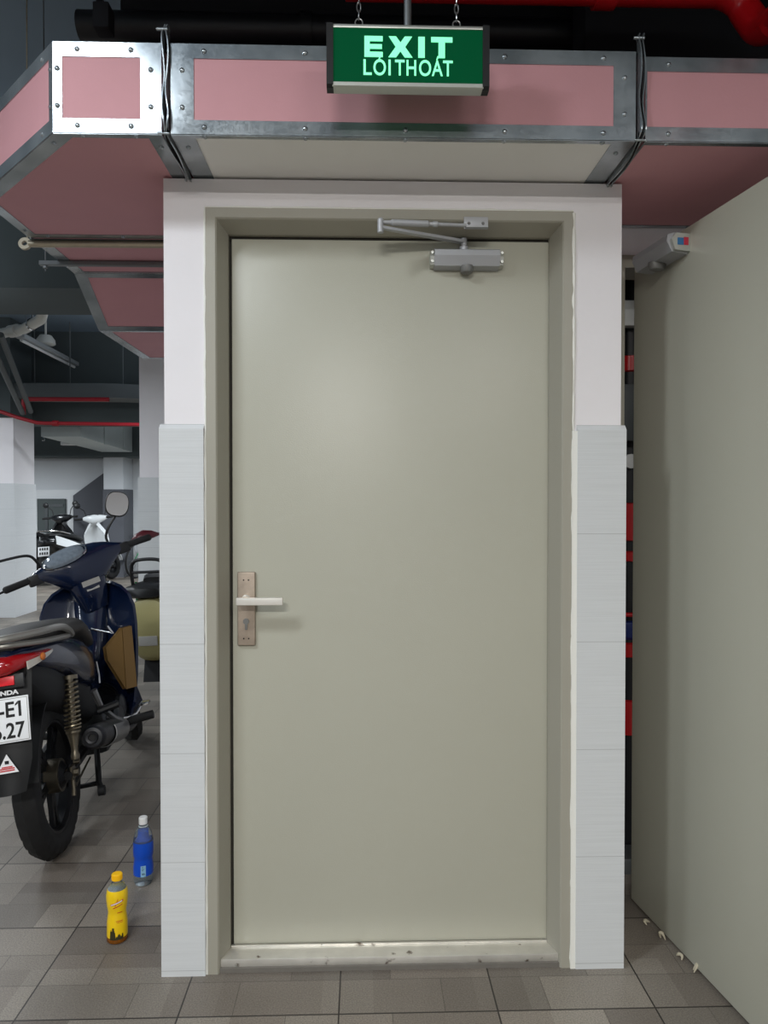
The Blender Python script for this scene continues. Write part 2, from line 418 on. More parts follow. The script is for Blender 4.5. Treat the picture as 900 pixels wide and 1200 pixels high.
# threshold
th = S(); th.box(-.398, .550, .006, .14, .012, .034, .003)
th.box(-.376, .53, .060, .066, .034, .039, .001)
def rusty():
    m = mat('rust_spotted_threshold', (226,223,216), .38, .72, noise=.18, nscale=22, rough_noise=.16)
    nt = m.node_tree; b = nt.nodes['Principled BSDF']; src = b.inputs['Base Color'].links[0].from_socket
    tc = nt.nodes.new('ShaderNodeTexCoord'); n = nt.nodes.new('ShaderNodeTexNoise'); n.inputs['Scale'].default_value = 26; n.inputs['Detail'].default_value = 4
    nt.links.new(tc.outputs['Object'], n.inputs['Vector'])
    cr = nt.nodes.new('ShaderNodeValToRGB'); cr.color_ramp.elements[0].position = .66; cr.color_ramp.elements[1].position = .74
    nt.links.new(n.outputs['Fac'], cr.inputs['Fac'])
    mx = nt.nodes.new('ShaderNodeMix'); mx.data_type = 'RGBA'; mx.inputs['B'].default_value = lin((92,74,58)) + (1,)
    nt.links.new(cr.outputs['Color'], mx.inputs['Factor']); nt.links.new(src, mx.inputs['A']); nt.links.new(mx.outputs['Result'], b.inputs['Base Color'])
    return m
tr2 = structure(th.obj('trim_2', rusty()), 'scuffed stainless steel threshold under the closed door', 'threshold')
S().box(-.404, .556, .0, .15, 0, .0125).obj('mortar_bed', mat('threshold_mortar', (110,106,100), .9, noise=.15, nscale=30), tr2, smooth=0)

# the closed door
d1 = thing('door_1', 'closed beige-grey steel door with a lever handle and silver closer', 'door', (0,0,0), kind='structure')
lf = S(); lf.box(-.3705, .5355, ly, ly+.05, .037, 2.046, .002)
lf.obj('door_leaf', 'door', d1)
# handle
hp = S()
hp.box(-.356, -.3055, ly-.011, ly, .897, 1.106, .004, seg=3)
hpo = hp.obj('handle_plate', 'handle_plate', d1)
kh = S(); kh.lathe([(.0001,0), (.0085,0), (.0085,.004), (.0001,.004)], 20, T(-.331, ly-.011, .966) @ RX(90))
kh.box(-.3345, -.3275, ly-.0145, ly-.011, .942, .966, .001)
kh.obj('keyhole', 'closer_dark', hpo)
sc = S()
for z in (1.083, .917):
    for dx in (-.007, .007): sc.lathe([(.0001,0),(.0022,0),(.0022,.0015),(.0001,.0015)], 8, T(-.331+dx, ly-.011, z) @ RX(90))
sc.obj('screw', 'ink', hpo)
lv = S()
lv.lathe([(.0001,0),(.0125,0),(.0125,.006),(.010,.008),(.010,.045),(.0001,.045)], 20, T(-.331, ly-.010, 1.029) @ RX(90))
lv.box(-.351, -.2215, ly-.066, ly-.05, 1.018, 1.0395, .004, seg=3)
lv.obj('lever_handle', 'lever', d1)
# ---- closer
def closer_body(s, L=.184, ca=.03):
    """extruded faceted body along x from -L/2..L/2, z 0..-.052, y 0..-.042 (front)"""
    prof = [(0, .0), (-.030, 0), (-.043, -.006), (-.045, -.022), (-.034, -.048), (-.0, -.052)]
    s.rings([[Vector((x, y, z)) for y, z in prof] for x in (-L/2, L/2)])
    return s
cl = bpy.data.objects.new('door_closer', None); COL.objects.link(cl); cl.parent = d1; cl.location = (.292, ly, 2.014)
closer_body(S()).obj('closer_body', 'closer', cl, smooth=20)
e = S()
for sgn in (-1, 1):
    prof = [(0, -.004), (-.030, -.006), (-.036, -.022), (-.030, -.044), (0, -.048)]
    e.rings([[Vector((sgn*x, y, z)) for y, z in prof] for x in (.092, .103)])
    e.lathe([(.0001,0),(.005,0),(.004,.004),(.0001,.004)], 10, T(sgn*.098, -.034, -.012) @ RX(90))
    e.lathe([(.0001,0),(.005,0),(.004,.004),(.0001,.004)], 10, T(sgn*.098, -.033, -.036) @ RX(90))
e.obj('end_cap', 'alu', cl, smooth=30)
S().lathe([(.0001,.0),(.019,.0),(.019,-.010),(.016,-.018),(.009,-.022),(.0001,-.023)], 24, T(0, -.024, -.046)).obj('spindle_knob', 'closer_dark', cl)
S().lathe([(.013,-.002),(.013,.008),(.007,.010),(.007,.024),(.0001,.026)], 16, T(-.008, -.022, 0)).obj('spindle', 'closer', cl)
# main arm from the spindle up to the elbow on the left, forearm back to the bracket on the frame
el = Vector((-.245, -.115, .026))
a = S(); p0 = Vector((-.008, -.022, .022)); d = el-p0; nn = Vector((0,0,1))
w = d.cross(nn).normalized()
a.rings([[p0-w*.010-nn*.004+d*0, p0+w*.010-nn*.004, p0+w*.010+nn*.004, p0-w*.010+nn*.004], [el-w*.007-nn*.0035, el+w*.007-nn*.0035, el+w*.007+nn*.0035, el-w*.007+nn*.0035]])
a.lathe([(.0001,-.010),(.009,-.010),(.009,.010),(.0001,.010)], 14, T(*p0))
a.lathe([(.0001,-.014),(.0085,-.014),(.0085,.020),(.006,.024),(.0001,.025)], 14, T(*el))
a.obj('main_arm', 'closer', cl, smooth=30)
f = S(); q = Vector((-.010, -.082, .046)); e2 = el+Vector((0,0,.014)); dv = q-e2
f.tube([e2+dv*.03, e2+dv*.12, e2+dv*.13, e2+dv*.55, e2+dv*.56], [.005,.006,.0085,.0085,.0055], 12)
f.tube([e2+dv*.55, e2+dv*.60, e2+dv*.61, e2+dv*.66, e2+dv*.67, q], [.0055,.0055,.0075,.0075,.005,.005], 12)
f.obj('forearm', 'closer', cl, smooth=40)
br = S(); br.box(-.016, .051, -.080, -.076, .038, .071, .0015); br.box(-.012, .048, -.098, -.080, .036, .040, .001)
br.obj('arm_bracket', 'closer', cl)
bs = S()
for x in (-.002, .037): bs.lathe([(.0001,0),(.0045,0),(.003,.002),(.0001,.002)], 10, T(x, -.080, .053) @ RX(90))
bs.obj('screw', 'closer_dark', cl)

# ---- right: shaft opening with the open door
sy = .34
ws = S()
ws.box(XR, .80, sy, sy+.14, 0, 2.4); ws.box(.80, 1.75, sy, sy+.14, 2.10, 2.4); ws.box(1.75, 4.5, sy, sy+.14, 0, 2.4)
ws.box(XR-.12, XR, .26, sy+.14, 0, ZT)
ws.obj('wall_shaft', 'plaster', smooth=0)
structure(bpy.data.objects['wall_shaft'], 'white wall with the pipe shaft opening behind the open door', 'wall')
structure(S().box(XR, 4.5, sy, sy+.14, 2.4, 3.2).obj('wall_shaft_upper', 'ceil_black', smooth=0), 'black wall strip above the right duct section', 'wall')
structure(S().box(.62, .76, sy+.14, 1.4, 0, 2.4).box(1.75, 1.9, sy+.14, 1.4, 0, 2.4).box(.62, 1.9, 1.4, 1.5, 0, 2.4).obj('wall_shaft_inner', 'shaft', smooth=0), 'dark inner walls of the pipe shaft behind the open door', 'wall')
jf = S()
jf.box(.80, .845, sy-.012, sy+.12, 0, 2.10); jf.box(.845, 1.75, sy-.012, sy+.12, 2.06, 2.10); jf.box(1.71, 1.75, sy-.012, sy+.12, 0, 2.06)
jf.box(.845, .856, sy+.06, sy+.12, 0, 2.06)
structure(jf.obj('trim_3', 'frame', smooth=0), 'beige steel frame of the pipe shaft opening', 'door frame')
# open leaf: hinged at the left jamb, swung towards the camera
d2 = thing('door_2', 'open beige steel door standing ajar at the right, seen edge to edge', 'door', (.872, sy-.02, 0), (0,0,R(-81.7)), kind='structure')
# local: x runs from the hinge edge towards the free edge; the face turned to the closed door is local -y... (rotated)
S().box(0, .86, 0, .045, .012, 2.078, .002).obj('door_leaf', 'door', d2)
hg = S()
for z in (.25, 1.05, 1.85): hg.tube([(0,.055,z-.05),(0,.055,z+.05)], .007, 10).box(-.004, .012, .040, .055, z-.045, z+.045)
hg.obj('hinge', 'steel', d2)
c2 = bpy.data.objects.new('door_closer', None); COL.objects.link(c2); c2.parent = d2; c2.location = (.2, 0, 2.060); c2.scale = (1, 1.45, 1.1)
closer_body(S(), .19).obj('closer_body', 'closer', c2, smooth=20)
e = S()
for sgn in (-1, 1):
    e.rings([[Vector((sgn*x, y, z)) for y, z in [(0, -.004), (-.030, -.004), (-.039, -.02), (-.032, -.046), (0, -.049)]] for x in (.095, .106)])
e.obj('end_cap', 'alu', c2, smooth=30)
S().lathe([(.0001,.0),(.019,.0),(.019,-.010),(.016,-.018),(.009,-.022),(.0001,-.023)], 24, T(-.01, -.022, -.046)).obj('spindle_knob', 'closer_dark', c2)
st = S().box(.1062, .1068, -.027, -.014, -.034, -.016); st.obj('blue_sticker', mat('sticker_blue', (50,110,160), .4), c2, smooth=0)
st = S().box(.1062, .1069, -.014, -.004, -.034, -.014).obj('red_sticker', mat('sticker_red', (190,50,70), .4), c2, smooth=0)
# peeling sealant scraps under the open leaf
for i, (yy, sz) in enumerate([(.20, .026), (.12, .02), (.035, .036), (-.03, .018)]):
    x = .872 + (sy-.02-yy)*.145 - .004; pts = []
    for k in range(7):
        t = k/6; pts.append((x - .012*math.sin(t*3+i) - sz*.5*t, yy - sz*t*.6, .004 + .010*math.sin(t*PI)*(1+i % 2)))
    o = S().tube(pts, [.002,.004,.005,.004,.005,.003,.0015], 6).obj('sealant_scrap', 'scrap')
    tag(o, ['curled off-white scrap on the floor under the open door, farthest of four', 'curled off-white scrap under the open door, second from the pier', 'largest curled off-white scrap under the open door, third from the pier', 'curled off-white scrap under the open door, nearest of four'][i], 'scrap', 'peeling scraps under the open door')

# shaft contents, seen through the slit beside the hinge
def elbow_pipe(pts, r, n=14): return S().tube(smooth_path(pts, 5), r, n)
o = thing('fire_riser', 'dark fire riser pipe with red couplings inside the shaft slit', 'pipe', (.975, .64, 0))
S().tube([(0,0,0),(0,0,2.4)], .032, 20).obj('pipe', 'black_pipe', o)
for i, (z0, z1) in enumerate([(1.775,1.835), (1.16,1.30), (1.085,1.125), (.735,.79), (.45,.58)]):
    S().lathe([(.032,z0),(.044,z0+.004),(.044,z1-.004),(.032,z1)], 20, cap=False).obj('coupling', 'red_pipe', o)
S().lathe([(.0001,0),(.026,0),(.026,.02),(.0001,.022)], 20, T(-.01,-.034,1.45) @ RX(90)).obj('pressure_gauge', 'lamp_white', o)
S().lathe([(.032,.80),(.042,.81),(.046,.84),(.042,.865),(.032,.87)], 18, cap=False).obj('valve_body', 'blue', o)
tag(S().box(.90, 1.06, .545, .575, 1.52, 1.72, .004).obj('junction_box', 'cabinet'), 'grey metal junction box in the shaft slit below the top red coupling', 'box')
tag(S().box(.92, .99, .56, .60, 1.93, 2.02, .003).obj('light_fitting', 'lamp_white'), 'small white fitting at the top of the shaft slit', 'fitting')
tag(S().tube([(.762,.56,.90),(1.748,.56,.90)], .008, 12).obj('copper_pipe', 'red_pipe'), 'thin red pipe crossing the shaft above the blue valve', 'pipe')
tag(S().box(.86, 1.4, .49, .60, 0, .055, .004).obj('step', 'grey_metal'), 'pale step on the shaft floor behind the open door', 'step')

# ------------------------------------------------------------------ pink-lined duct
ZB, ZU = 2.19, 2.405       # underside / top
YF, YB = -.225, .475       # front / back of the run over the door
def edge_strip(s, a, b, w, n, th=.0015):
    """flat strip lying along edge a->b, spreading w in direction n on the plane"""
    a, b, n = Vector(a), Vector(b), Vector(n).normalized()
    up = (b-a).normalized().cross(n)
    s.quadslab([a+up*th, b+up*th, b+n*w+up*th, a+n*w+up*th], th)
def rivet(s, p, nrm):
    q = Vector(nrm).to_track_quat('Z', 'Y').to_matrix().to_4x4()
    s.lathe([(.0065,0),(.0058,.002),(.0035,.0038),(.0001,.0044)], 10, Matrix.Translation(p) @ q)
def panel_edges(s, loop, w, skip=(), riv=True):
    """galvanised angle strips inside the outline of a planar polygon (counter-clockwise seen from outside), mitred"""
    P = [Vector(p) for p in loop]; n = len(P)
    nrm = Vector((0,0,0))
    for i in range(n): nrm += P[i].cross(P[(i+1) % n])
    nrm.normalize()
    inn = []
    ws = w if isinstance(w, (list, tuple)) else [w]*n
    for i in range(n):
        a, b, c = P[i-1], P[i], P[(i+1) % n]
        d1 = (b-a).normalized(); d2 = (c-b).normalized()
        n1 = nrm.cross(d1); n2 = nrm.cross(d2)
        w1, w2 = ws[i-1], ws[i]
        # intersection of offset lines
        den = d1.cross(d2).dot(nrm)
        p1 = a+n1*w1; p2 = b+n2*w2
        t = (p2-p1).cross(d2).dot(nrm)/den if abs(den) > 1e-6 else (b-a).length
        inn.append(p1+d1*t)
    th = .0022
    for i in range(n):
        if i in skip or ws[i] <= 0: continue
        rv = riv and ws[i] > .013
        a, b, c, d = P[i], P[(i+1) % n], inn[(i+1) % n], inn[i]
        s.quadslab([a+nrm*th, b+nrm*th, c+nrm*th, d+nrm*th], th*.8)
        if rv:
            L = (b-a).length; k = max(2, int(L/.28)+1)
            for j in range(k):
                t = (.055/L) + (1-.11/L)*j/(k-1) if L > .12 else .5
                rivet(s, (a+d)/2*(1-t) + (b+c)/2*t + nrm*th, nrm)
    return inn, nrm
def duct_piece(name, label, quads, panel_mats, w=.030, group='pink lined duct sections', skips=None, riv=True):
    """quads: planar outlines, each becoming a board panel plus galvanised strips along its edges"""
    root = thing(name, label, 'duct', group=group)
    trim = S(); boards = {}
    for i, qd in enumerate(quads):
        pm = panel_mats[i]
        boards.setdefault(pm, S()).quadslab(qd, .012)
        panel_edges(trim, qd, w if not isinstance(w, list) else w[i], (skips or {}).get(i, ()), riv)
    for pm, s in boards.items(): s.obj('panel', pm, root, smooth=0)
    trim.obj('edge_trim', 'galv', root, smooth=30)
    return root
XA, XB = -.462, .668      # flange joints
# middle section, over the closed door
dm = duct_piece('duct_section', 'middle pink duct section directly over the closed door, white underside', [
    [(XA,YF,ZB),(XB,YF,ZB),(XB,YF,ZU),(XA,YF,ZU)],
    [(XA,YB,ZB),(XB,YB,ZB),(XB,YF,ZB),(XA,YF,ZB)],
    [(XA,YF,ZU),(XB,YF,ZU),(XB,YB,ZU),(XA,YB,ZU)],
    [(XB,YB,ZB),(XA,YB,ZB),(XA,YB,ZU),(XB,YB,ZU)]], ['pink','board_white','pink','pink'], [[.034,.055,.034,.055],[.03,.055,.014,.055],.03,.03])
# right section
YB2 = .33
duct_piece('duct_section', 'right pink duct section running above the open door', [
    [(XB+.024,YF,ZB),(2.3,YF,ZB),(2.3,YF,ZU-.012),(XB+.024,YF,ZU-.012)],
    [(XB+.024,YB2,ZB),(2.3,YB2,ZB),(2.3,YF,ZB),(XB+.024,YF,ZB)],
    [(XB+.024,YF,ZU-.012),(2.3,YF,ZU-.012),(2.3,YB2,ZU-.012),(XB+.024,YB2,ZU-.012)]], ['pink','pink','pink'], [[.034,.03,.034,.004],[.02,.03,.016,.004],.03])
# left mitred corner
XC, XD, YD = -.742, -1.118, .16
dl = duct_piece('duct_corner', 'left mitred pink duct corner with bright galvanised edges', [
    [(XC,YF,ZB),(XA-.022,YF,ZB),(XA-.022,YF,ZU),(XC,YF,ZU)],
    [(XD,YD,ZB),(XC,YF,ZB),(XC,YF,ZU),(XD,YD,ZU)],
    [(XD,YB,ZB),(XD,YD,ZB),(XD,YD,ZU),(XD,YB,ZU)],
    [(XA-.022,YB,ZB),(XA-.022,YF,ZB),(XC,YF,ZB),(XD,YD,ZB),(XD,YB,ZB)],
    [(XA-.022,YB,ZU),(XA-.022,YF,ZU),(XC,YF,ZU),(XD,YD,ZU),(XD,YB,ZU)][::-1]], ['pink']*5, [[.034,.05,.034,.022],[.034,.02,.034,.03],.034,[.036,.018,.040,.034,.03],.03])
# offset run going away from the camera, dropping below a beam
XE = -.57; Y2, Y3, Y4, ZL = .86, 1.12, 1.72, 2.03
h = ZU-ZB
dr = duct_piece('hanging_duct_run', 'pink duct run dropping away behind the left duct corner', [
    [(XD,YB+.012,ZB),(XD,Y2,ZB),(XE,Y2,ZB),(XE,YB+.012,ZB)],
    [(XD,Y2,ZB),(XD,Y3,ZL),(XE,Y3,ZL),(XE,Y2,ZB)],
    [(XD,Y3,ZL),(XD,Y4,ZL),(XE,Y4,ZL),(XE,Y3,ZL)],
    [(XD,YB+.012,ZB),(XD,YB+.012,ZU),(XD,Y2,ZU),(XD,Y2,ZB)],
    [(XD,Y2,ZB),(XD,Y2,ZU),(XD,Y3,ZL+h),(XD,Y3,ZL)],
    [(XD,Y3,ZL),(XD,Y3,ZL+h),(XD,Y4,ZL+h),(XD,Y4,ZL)],
    [(XD,Y4,ZL),(XD,Y4,ZL+h),(XE,Y4,ZL+h),(XE,Y4,ZL)],
    [(XE,YB+.012,ZU),(XE,Y2,ZU),(XD,Y2,ZU),(XD,YB+.012,ZU)],
    [(XE,Y2,ZU),(XE,Y3,ZL+h),(XD,Y3,ZL+h),(XD,Y2,ZU)],
    [(XE,Y3,ZL+h),(XE,Y4,ZL+h),(XD,Y4,ZL+h),(XD,Y3,ZL+h)],
    [(XE,Y2,ZB),(XE,Y2,ZU),(XE,YB+.012,ZU),(XE,YB+.012,ZB)],
    [(XE,Y3,ZL),(XE,Y3,ZL+h),(XE,Y2,ZU),(XE,Y2,ZB)],
    [(XE,Y4,ZL),(XE,Y4,ZL+h),(XE,Y3,ZL+h),(XE,Y3,ZL)]], ['pink']*13,
    [[.045,.025,.02,.018],[.045,.025,.02,.02],[.045,.02,.02,.02]] + [.03]*10, riv=False)
# crumpled flanges at the two joints
def flange(root, x, side_pts, seedv):
    random.seed(seedv); s = S()
    path = [Vector((x,YF-.004,ZU+.045)), Vector((x,YF-.014,ZU+.01)), Vector((x,YF-.012,ZU-.08)), Vector((x,YF-.016,ZB+.06)), Vector((x,YF-.012,ZB+.008)), Vector((x,YF+.05,ZB-.012)), Vector((x,-.03,ZB-.014)), Vector((x,-.008,ZB-.018))]
    pp = smooth_path(path, 6)
    for off, amp in ((-.0045,.003), (.0045,.0035)):
        ph = random.uniform(0,6); rings = []
        for i, p in enumerate(pp):
            t = (pp[min(i+1,len(pp)-1)]-pp[max(i-1,0)]).normalized(); out = t.cross(Vector((1,0,0))).normalized()
            dx = off + amp*math.sin(i*.55+ph); th = .0014
            inn = p + out*(-.016 if out.y > 0 or out.z > 0 else .016)
            a = p + Vector((dx,0,0)); b = p - out*.0 + Vector((dx*.4,0,0))
            wv = Vector((0, .02, 0)) if abs(t.z) > .6 else Vector((0,0,.018))
            q = p + wv + Vector((off*1.2,0,0))
            rings.append([a-Vector((th,0,0)), a+Vector((th,0,0)), q+Vector((th,0,0)), q-Vector((th,0,0))])
        s.rings(rings)
    s.tube([(x-.02,YF-.008,ZU+.03),(x+.006,YF-.008,ZU+.03)], .004, 8)
    s.tube([(x-.018,YF-.012,ZB-.004),(x+.01,YF-.012,ZB-.004)], .003, 8)
    s.obj('flange', 'galv', root, smooth=60)
flange(dm, XA-.011, None, 3); flange(dm, XB+.012, None, 9)
# galvanised plates framing the underside joints
# steel rods under the left duct
rd = S(); rd.tube([(-1.128,.50,2.176),(-.30,.49,2.176)], .0115, 12)
rd.ringlathe([(.009,-.005),(.021,-.005),(.021,.005),(.009,.005)], 20, T(-1.142,.50,2.176) @ RX(80))
rd.tube([(-1.142,.515,2.185),(-1.142,.53,3.35)], .0025, 8)
tag(rd.obj('support_rod', 'rod'), 'pale steel rod with a ring end holding up the left duct', 'rod')
rd = S(); rd.box(-1.185, -.575, .70, .72, 2.170, 2.187, .002)
rd.tube([(-1.165,.71,2.15),(-1.165,.71,3.35)], .0025, 8); rd.lathe([(.0001,0),(.009,0),(.009,.008),(.0001,.008)], 6, T(-1.165,.71,2.160))
tag(rd.obj('trapeze_bar', 'grey_metal'), 'grey steel channel bar hung under the left duct run', 'bar')

# ------------------------------------------------------------------ exit sign
ex = thing('exit_sign', 'hanging green illuminated exit sign in front of the pink duct', 'sign', (.101, -.352, 2.231))
W, H, D = .350, .137, .026
s = S(); s.box(-W/2, W/2, -D/2+.004, D/2-.004, .006, H-.004); s.obj('light_box', 'black', ex, smooth=0)
for sg in (-1, 1):
    S().box(-W/2+.008, W/2-.008, sg*D/2-.002, sg*D/2+.002, .009, H-.007).obj('acrylic_panel', 'sign_green', ex, smooth=0)
rail_prof = [(-D/2-.004, .009), (-D/2-.004, .001), (-D/2+.001, -.001), (D/2-.001, -.001), (D/2+.004, .001), (D/2+.004, .009)]
s = S(); s.rings([[Vector((x, y, z)) for y, z in rail_prof] for x in (-W/2+.006, W/2-.006)]); s.obj('bottom_rail', 'alu', ex, smooth=20)
s = S(); s.box(-W/2+.006, W/2-.006, -D/2-.004, D/2+.004, H-.008, H, .002); s.obj('top_rail', 'alu', ex)
for sg in (-1, 1):
    s = S(); s.rings([[Vector((sg*x, y, z)) for y, z in [(-D/2-.006,.003),(-D/2+.002,-.002),(D/2-.002,-.002),(D/2+.006,.003),(D/2+.006,H+.001),(-D/2-.006,H+.001)]] for x in (W/2-.008, W/2+.007)])
    s.obj('end_cap', 'black', ex, smooth=0)
yt = -D/2-.0028
FT = Matrix(((1,0,0,0),(0,0,-1,yt),(0,1,0,0),(0,0,0,1)))      # drawing plane on the front of the sign
lt = S()
def bar(x0, x1, z0, z1): lt.box(x0, x1, yt-.0008, yt+.002, z0, z1)
def px(u): return (u-478.5)/520
z0, z1 = .0655, .1115; t = .0112
bar(px(427.7), px(433.9), z0, z1); bar(px(433.8), px(448.9), z1-t, z1); bar(px(433.8), px(448), (z0+z1)/2-.005, (z0+z1)/2+.005); bar(px(433.8), px(449), z0, z0+t)
xl, xr, hw = px(455.5), px(483.5), .0172; xc, zc = (xl+xr)/2, (z0+z1)/2
lt.prism([(xl,z0),(xl+hw,z0),(xc,zc-.0095),(xr-hw,z0),(xr,z0),(xc+.0105,zc),(xr-.001,z1),(xr-hw,z1),(xc,zc+.0095),(xl+hw,z1),(xl+.001,z1),(xc-.0105,zc)], -.002, .0008, FT)
bar(px(490.2), px(497.8), z0, z1)
bar(px(505.2), px(530), z1-t, z1); bar(px(513.8), px(521.3), z0, z1-t+.0002)
lt.obj('exit_lettering', 'sign_text', ex, smooth=0)
l2 = S()
def ext(b):
    xs = [v.co.x for v in b.bm.verts]; ys = [v.co.y for v in b.bm.verts]; return min(xs), max(xs), min(ys), max(ys)
capt = S().text('L', .04, .0006, Matrix.Identity(4)); ch = ext(capt)[3]; capt.bm.free()
for gl, u0, u1 in (('L',426.6,436.2),('\u00d3',438.2,452.6),('I',455.6,458.2),('T',463.2,474.3),('H',476.6,487.8),('O',491.2,505.2),('\u00c1',506,518.8),('T',519,530.4)):
    x0, x1 = px(u0), px(u1)
    g_ = S().text(gl, .04, .0006, Matrix.Identity(4), bold=.0004); e_ = ext(g_)
    g_.xf(FT @ T(x0, .026, 0) @ Matrix.Diagonal(((x1-x0)/(e_[1]-e_[0]), .0335/ch, 1, 1)) @ T(-e_[0], 0, 0))
    me = bpy.data.meshes.new('x'); g_.bm.to_mesh(me); l2.bm.from_mesh(me); g_.bm.free(); bpy.data.meshes.remove(me)
l2.obj('vietnamese_lettering', 'sign_text', ex, smooth=0)
# hangers
for x in (-.110, .110):
    c = S(); c.tube([(x,0,H-.004),(x,0,H+.006)], .0025, 8)
    c.tube([(x+.0085*math.cos(t*PI/8), 0, H+.0135+.0085*math.sin(t*PI/8)) for t in range(16)], .0016, 6, closed=True)
    z = H+.020
    k = 0
    while z < 1.1:
        pts = []
        for t in range(12):
            a = 2*PI*t/12; u = .0045*math.cos(a); w = .011*math.sin(a)
            pts.append((x+(u if k % 2 else 0), (0 if k % 2 else u), z+.010+w))
        c.tube(pts, .0014, 5, closed=True); z += .0185; k += 1
    c.obj('chain', 'chain', ex)
S().tube([(.0,0.004,H),(.0,.004,1.125)], .0085, 12).obj('conduit', 'grey_metal', ex)
S().tube(smooth_path([(.122,.012,H-.002),(.138,.012,H+.010),(.160,.012,H+.011),(.178,.010,H+.002),(.183,.008,H-.02)]), .0032, 8).obj('cable', 'lamp_white', ex)

# ------------------------------------------------------------------ overhead services
o = S().tube(smooth_path([(-.05,.10,2.785),(.92,.10,2.785),(1.03,.10,2.785),(1.09,.10,2.76),(1.115,.09,2.71),(1.125,.04,2.64),(1.125,-.05,2.615),(1.125,-.2,2.61),(1.125,-2.0,2.61)],5), .042, 18)
o.lathe([(.042,-.03),(.052,-.03),(.052,.03),(.042,.03)], 18, T(.70,.10,2.785) @ RY(90))
o.lathe([(.042,-.03),(.056,-.03),(.056,.03),(.042,.03)], 18, T(1.125,-.14,2.61) @ RX(90))
tag(o.obj('sprinkler_pipe', 'red_pipe'), 'glossy red sprinkler pipe elbow at the top right', 'pipe')
o = S().tube([(-1.0,.62,2.985),(2.4,.62,2.985)], .05, 18)
for x in (-.2, 1.12): o.lathe([(.05,-.02),(.058,-.02),(.058,.02),(.05,.02)], 18, T(x,.62,2.985) @ RY(90))
tag(o.obj('hanging_black_pipe', 'black_pipe'), 'black pipe running level above the pink duct', 'pipe')
structure(S().box(-.9, 4.5, .75, 1.1, 2.42, 3.35).obj('beam_core', 'ceil_black', smooth=0), 'black beam above the middle duct', 'beam')
structure(S().box(-.9, 4.5, -1.2, .75, 3.2, 3.35).obj('soffit_core', 'ceil_black', smooth=0), 'black soffit over the exit sign', 'ceiling')
o = S().box(-.84,-.79,.30,.36,2.78,2.86,.006).tube([(-.82,.33,2.86),(-.85,.2,3.0),(-.86,.1,3.35)], .012, 8)
tag(o.obj('hanger_clamp', 'ceil_black'), 'dark clamp hanging over the left duct corner', 'clamp')
structure(S().box(-10, -.9, 2.9, 3.6, 2.72, 3.35).obj('beam_front', 'beam', smooth=0), 'dark grey beam across the garage above the white drain pipe', 'beam')
structure(S().box(-10, -.5, 10.3, 10.9, 2.05, 3.35).obj('beam_back', 'beam', smooth=0), 'dark beam along the top of the far wall', 'beam')
# white pvc drain
o = S().tube([(-5.2,5.62,2.78),(-3.24,4.6,2.80),(-2.95,4.43,2.805),(-2.70,4.17,2.82),(-2.675,4.14,2.83),(-2.655,4.115,2.86),(-2.60,4.03,2.98),(-2.60,4.03,3.35)], .043, 16)
o.lathe([(.043,-.05),(.054,-.05),(.054,.05),(.043,.05)], 16, along((-3.07,4.50,2.803),(-2.95,4.43,2.805)))
pv = thing('hanging_drain_pipe', 'white plastic drain pipe slung below the dark ceiling', 'pipe')
o.obj('pipe', 'pvc', pv)
S().ringlathe([(.044,-.012),(.052,-.012),(.052,.012),(.044,.012)], 18, along((-2.82,4.295,2.813),(-2.70,4.17,2.82))).tube([(-2.82,4.295,2.86),(-2.82,4.295,3.35)], .005, 8).obj('hanger', 'chrome', pv)
tag(S().lathe([(.0001,3.10),(.06,3.09),(.095,3.04),(.10,3.0),(.08,2.985),(.0001,2.98)], 20, T(-3.42,5.95,.0)).tube([(-3.42,5.95,3.09),(-3.42,5.95,3.35)], .012, 8).obj('dome_detector', 'pvc'), 'white dome detector under the dark ceiling beside the drain pipe', 'detector')
def tube_lamp(p, q, label, lampmat):
    p, q = Vector(p), Vector(q); r = thing('tube_lamp', label, 'lamp', p, group='ceiling tube lamps')
    L = (q-p).length; ang = math.atan2(q.y-p.y, q.x-p.x); r.rotation_euler = (0,0,ang)
    S().box(0, L, -.045, .045, .03, .075, .006).obj('housing', lampmat, r)
    S().tube([(.03,0,.012),(L-.03,0,.012)], .015, 12).obj('tube', 'lamp_white', r)
    for x in (.15, L-.15): S().tube([(x,0,.07),(x,0,3.35-p.z)], .004, 6).obj('hanger', 'grey_metal', r)
tube_lamp((-3.37,5.25,2.88), (-3.42,6.75,2.88), 'unlit tube lamp hanging under the dark ceiling at left', 'lamp_off')
o = S().box(-4.52, -4.26, 8.98, 9.06, 2.14, 2.19, .01).tube([(-4.39,9.02,2.19),(-4.39,9.02,3.35)], .006, 6)
tag(o.obj('tube_lamp', 'lamp_white'), 'short white lamp hanging in front of the far wall', 'lamp', 'ceiling tube lamps')
# grey duct far back with bend
o = S(); o.rings([[Vector((x, y-.2, 2.475)), Vector((x, y+.2, 2.475)), Vector((x, y+.2, 2.635)), Vector((x, y-.2, 2.635))] for x, y in [(-7.5,6.5),(-3.0,6.5),(-2.8,6.52),(-2.62,6.58),(-2.45,6.64)]])
for x in (-3.75,-3.35,-2.75): o.tube([(x,6.42,2.63),(x,6.42,3.35)], .006, 6)
tag(o.obj('hanging_grey_duct', 'grey_duct', smooth=20), 'grey painted air duct bending away under the far ceiling', 'duct')
o = S(); o.rings([[Vector((x-.5, y, zb)), Vector((x, y, zb)), Vector((x, y, zb+.42)), Vector((x-.5, y, zb+.42))] for x, y, zb in [(-3.62,7.42,2.13),(-3.84,10.2,2.12)]])
for yy, xx in ((8.5,-3.705),(9.6,-3.793)): o.rings([[Vector((x, yy+dy, 2.115)), Vector((x+.012, yy+dy, 2.115)), Vector((x+.012, yy+dy, 2.555)), Vector((x, yy+dy, 2.555))] for x, dy in ((xx,0),(xx-.003,.04))])
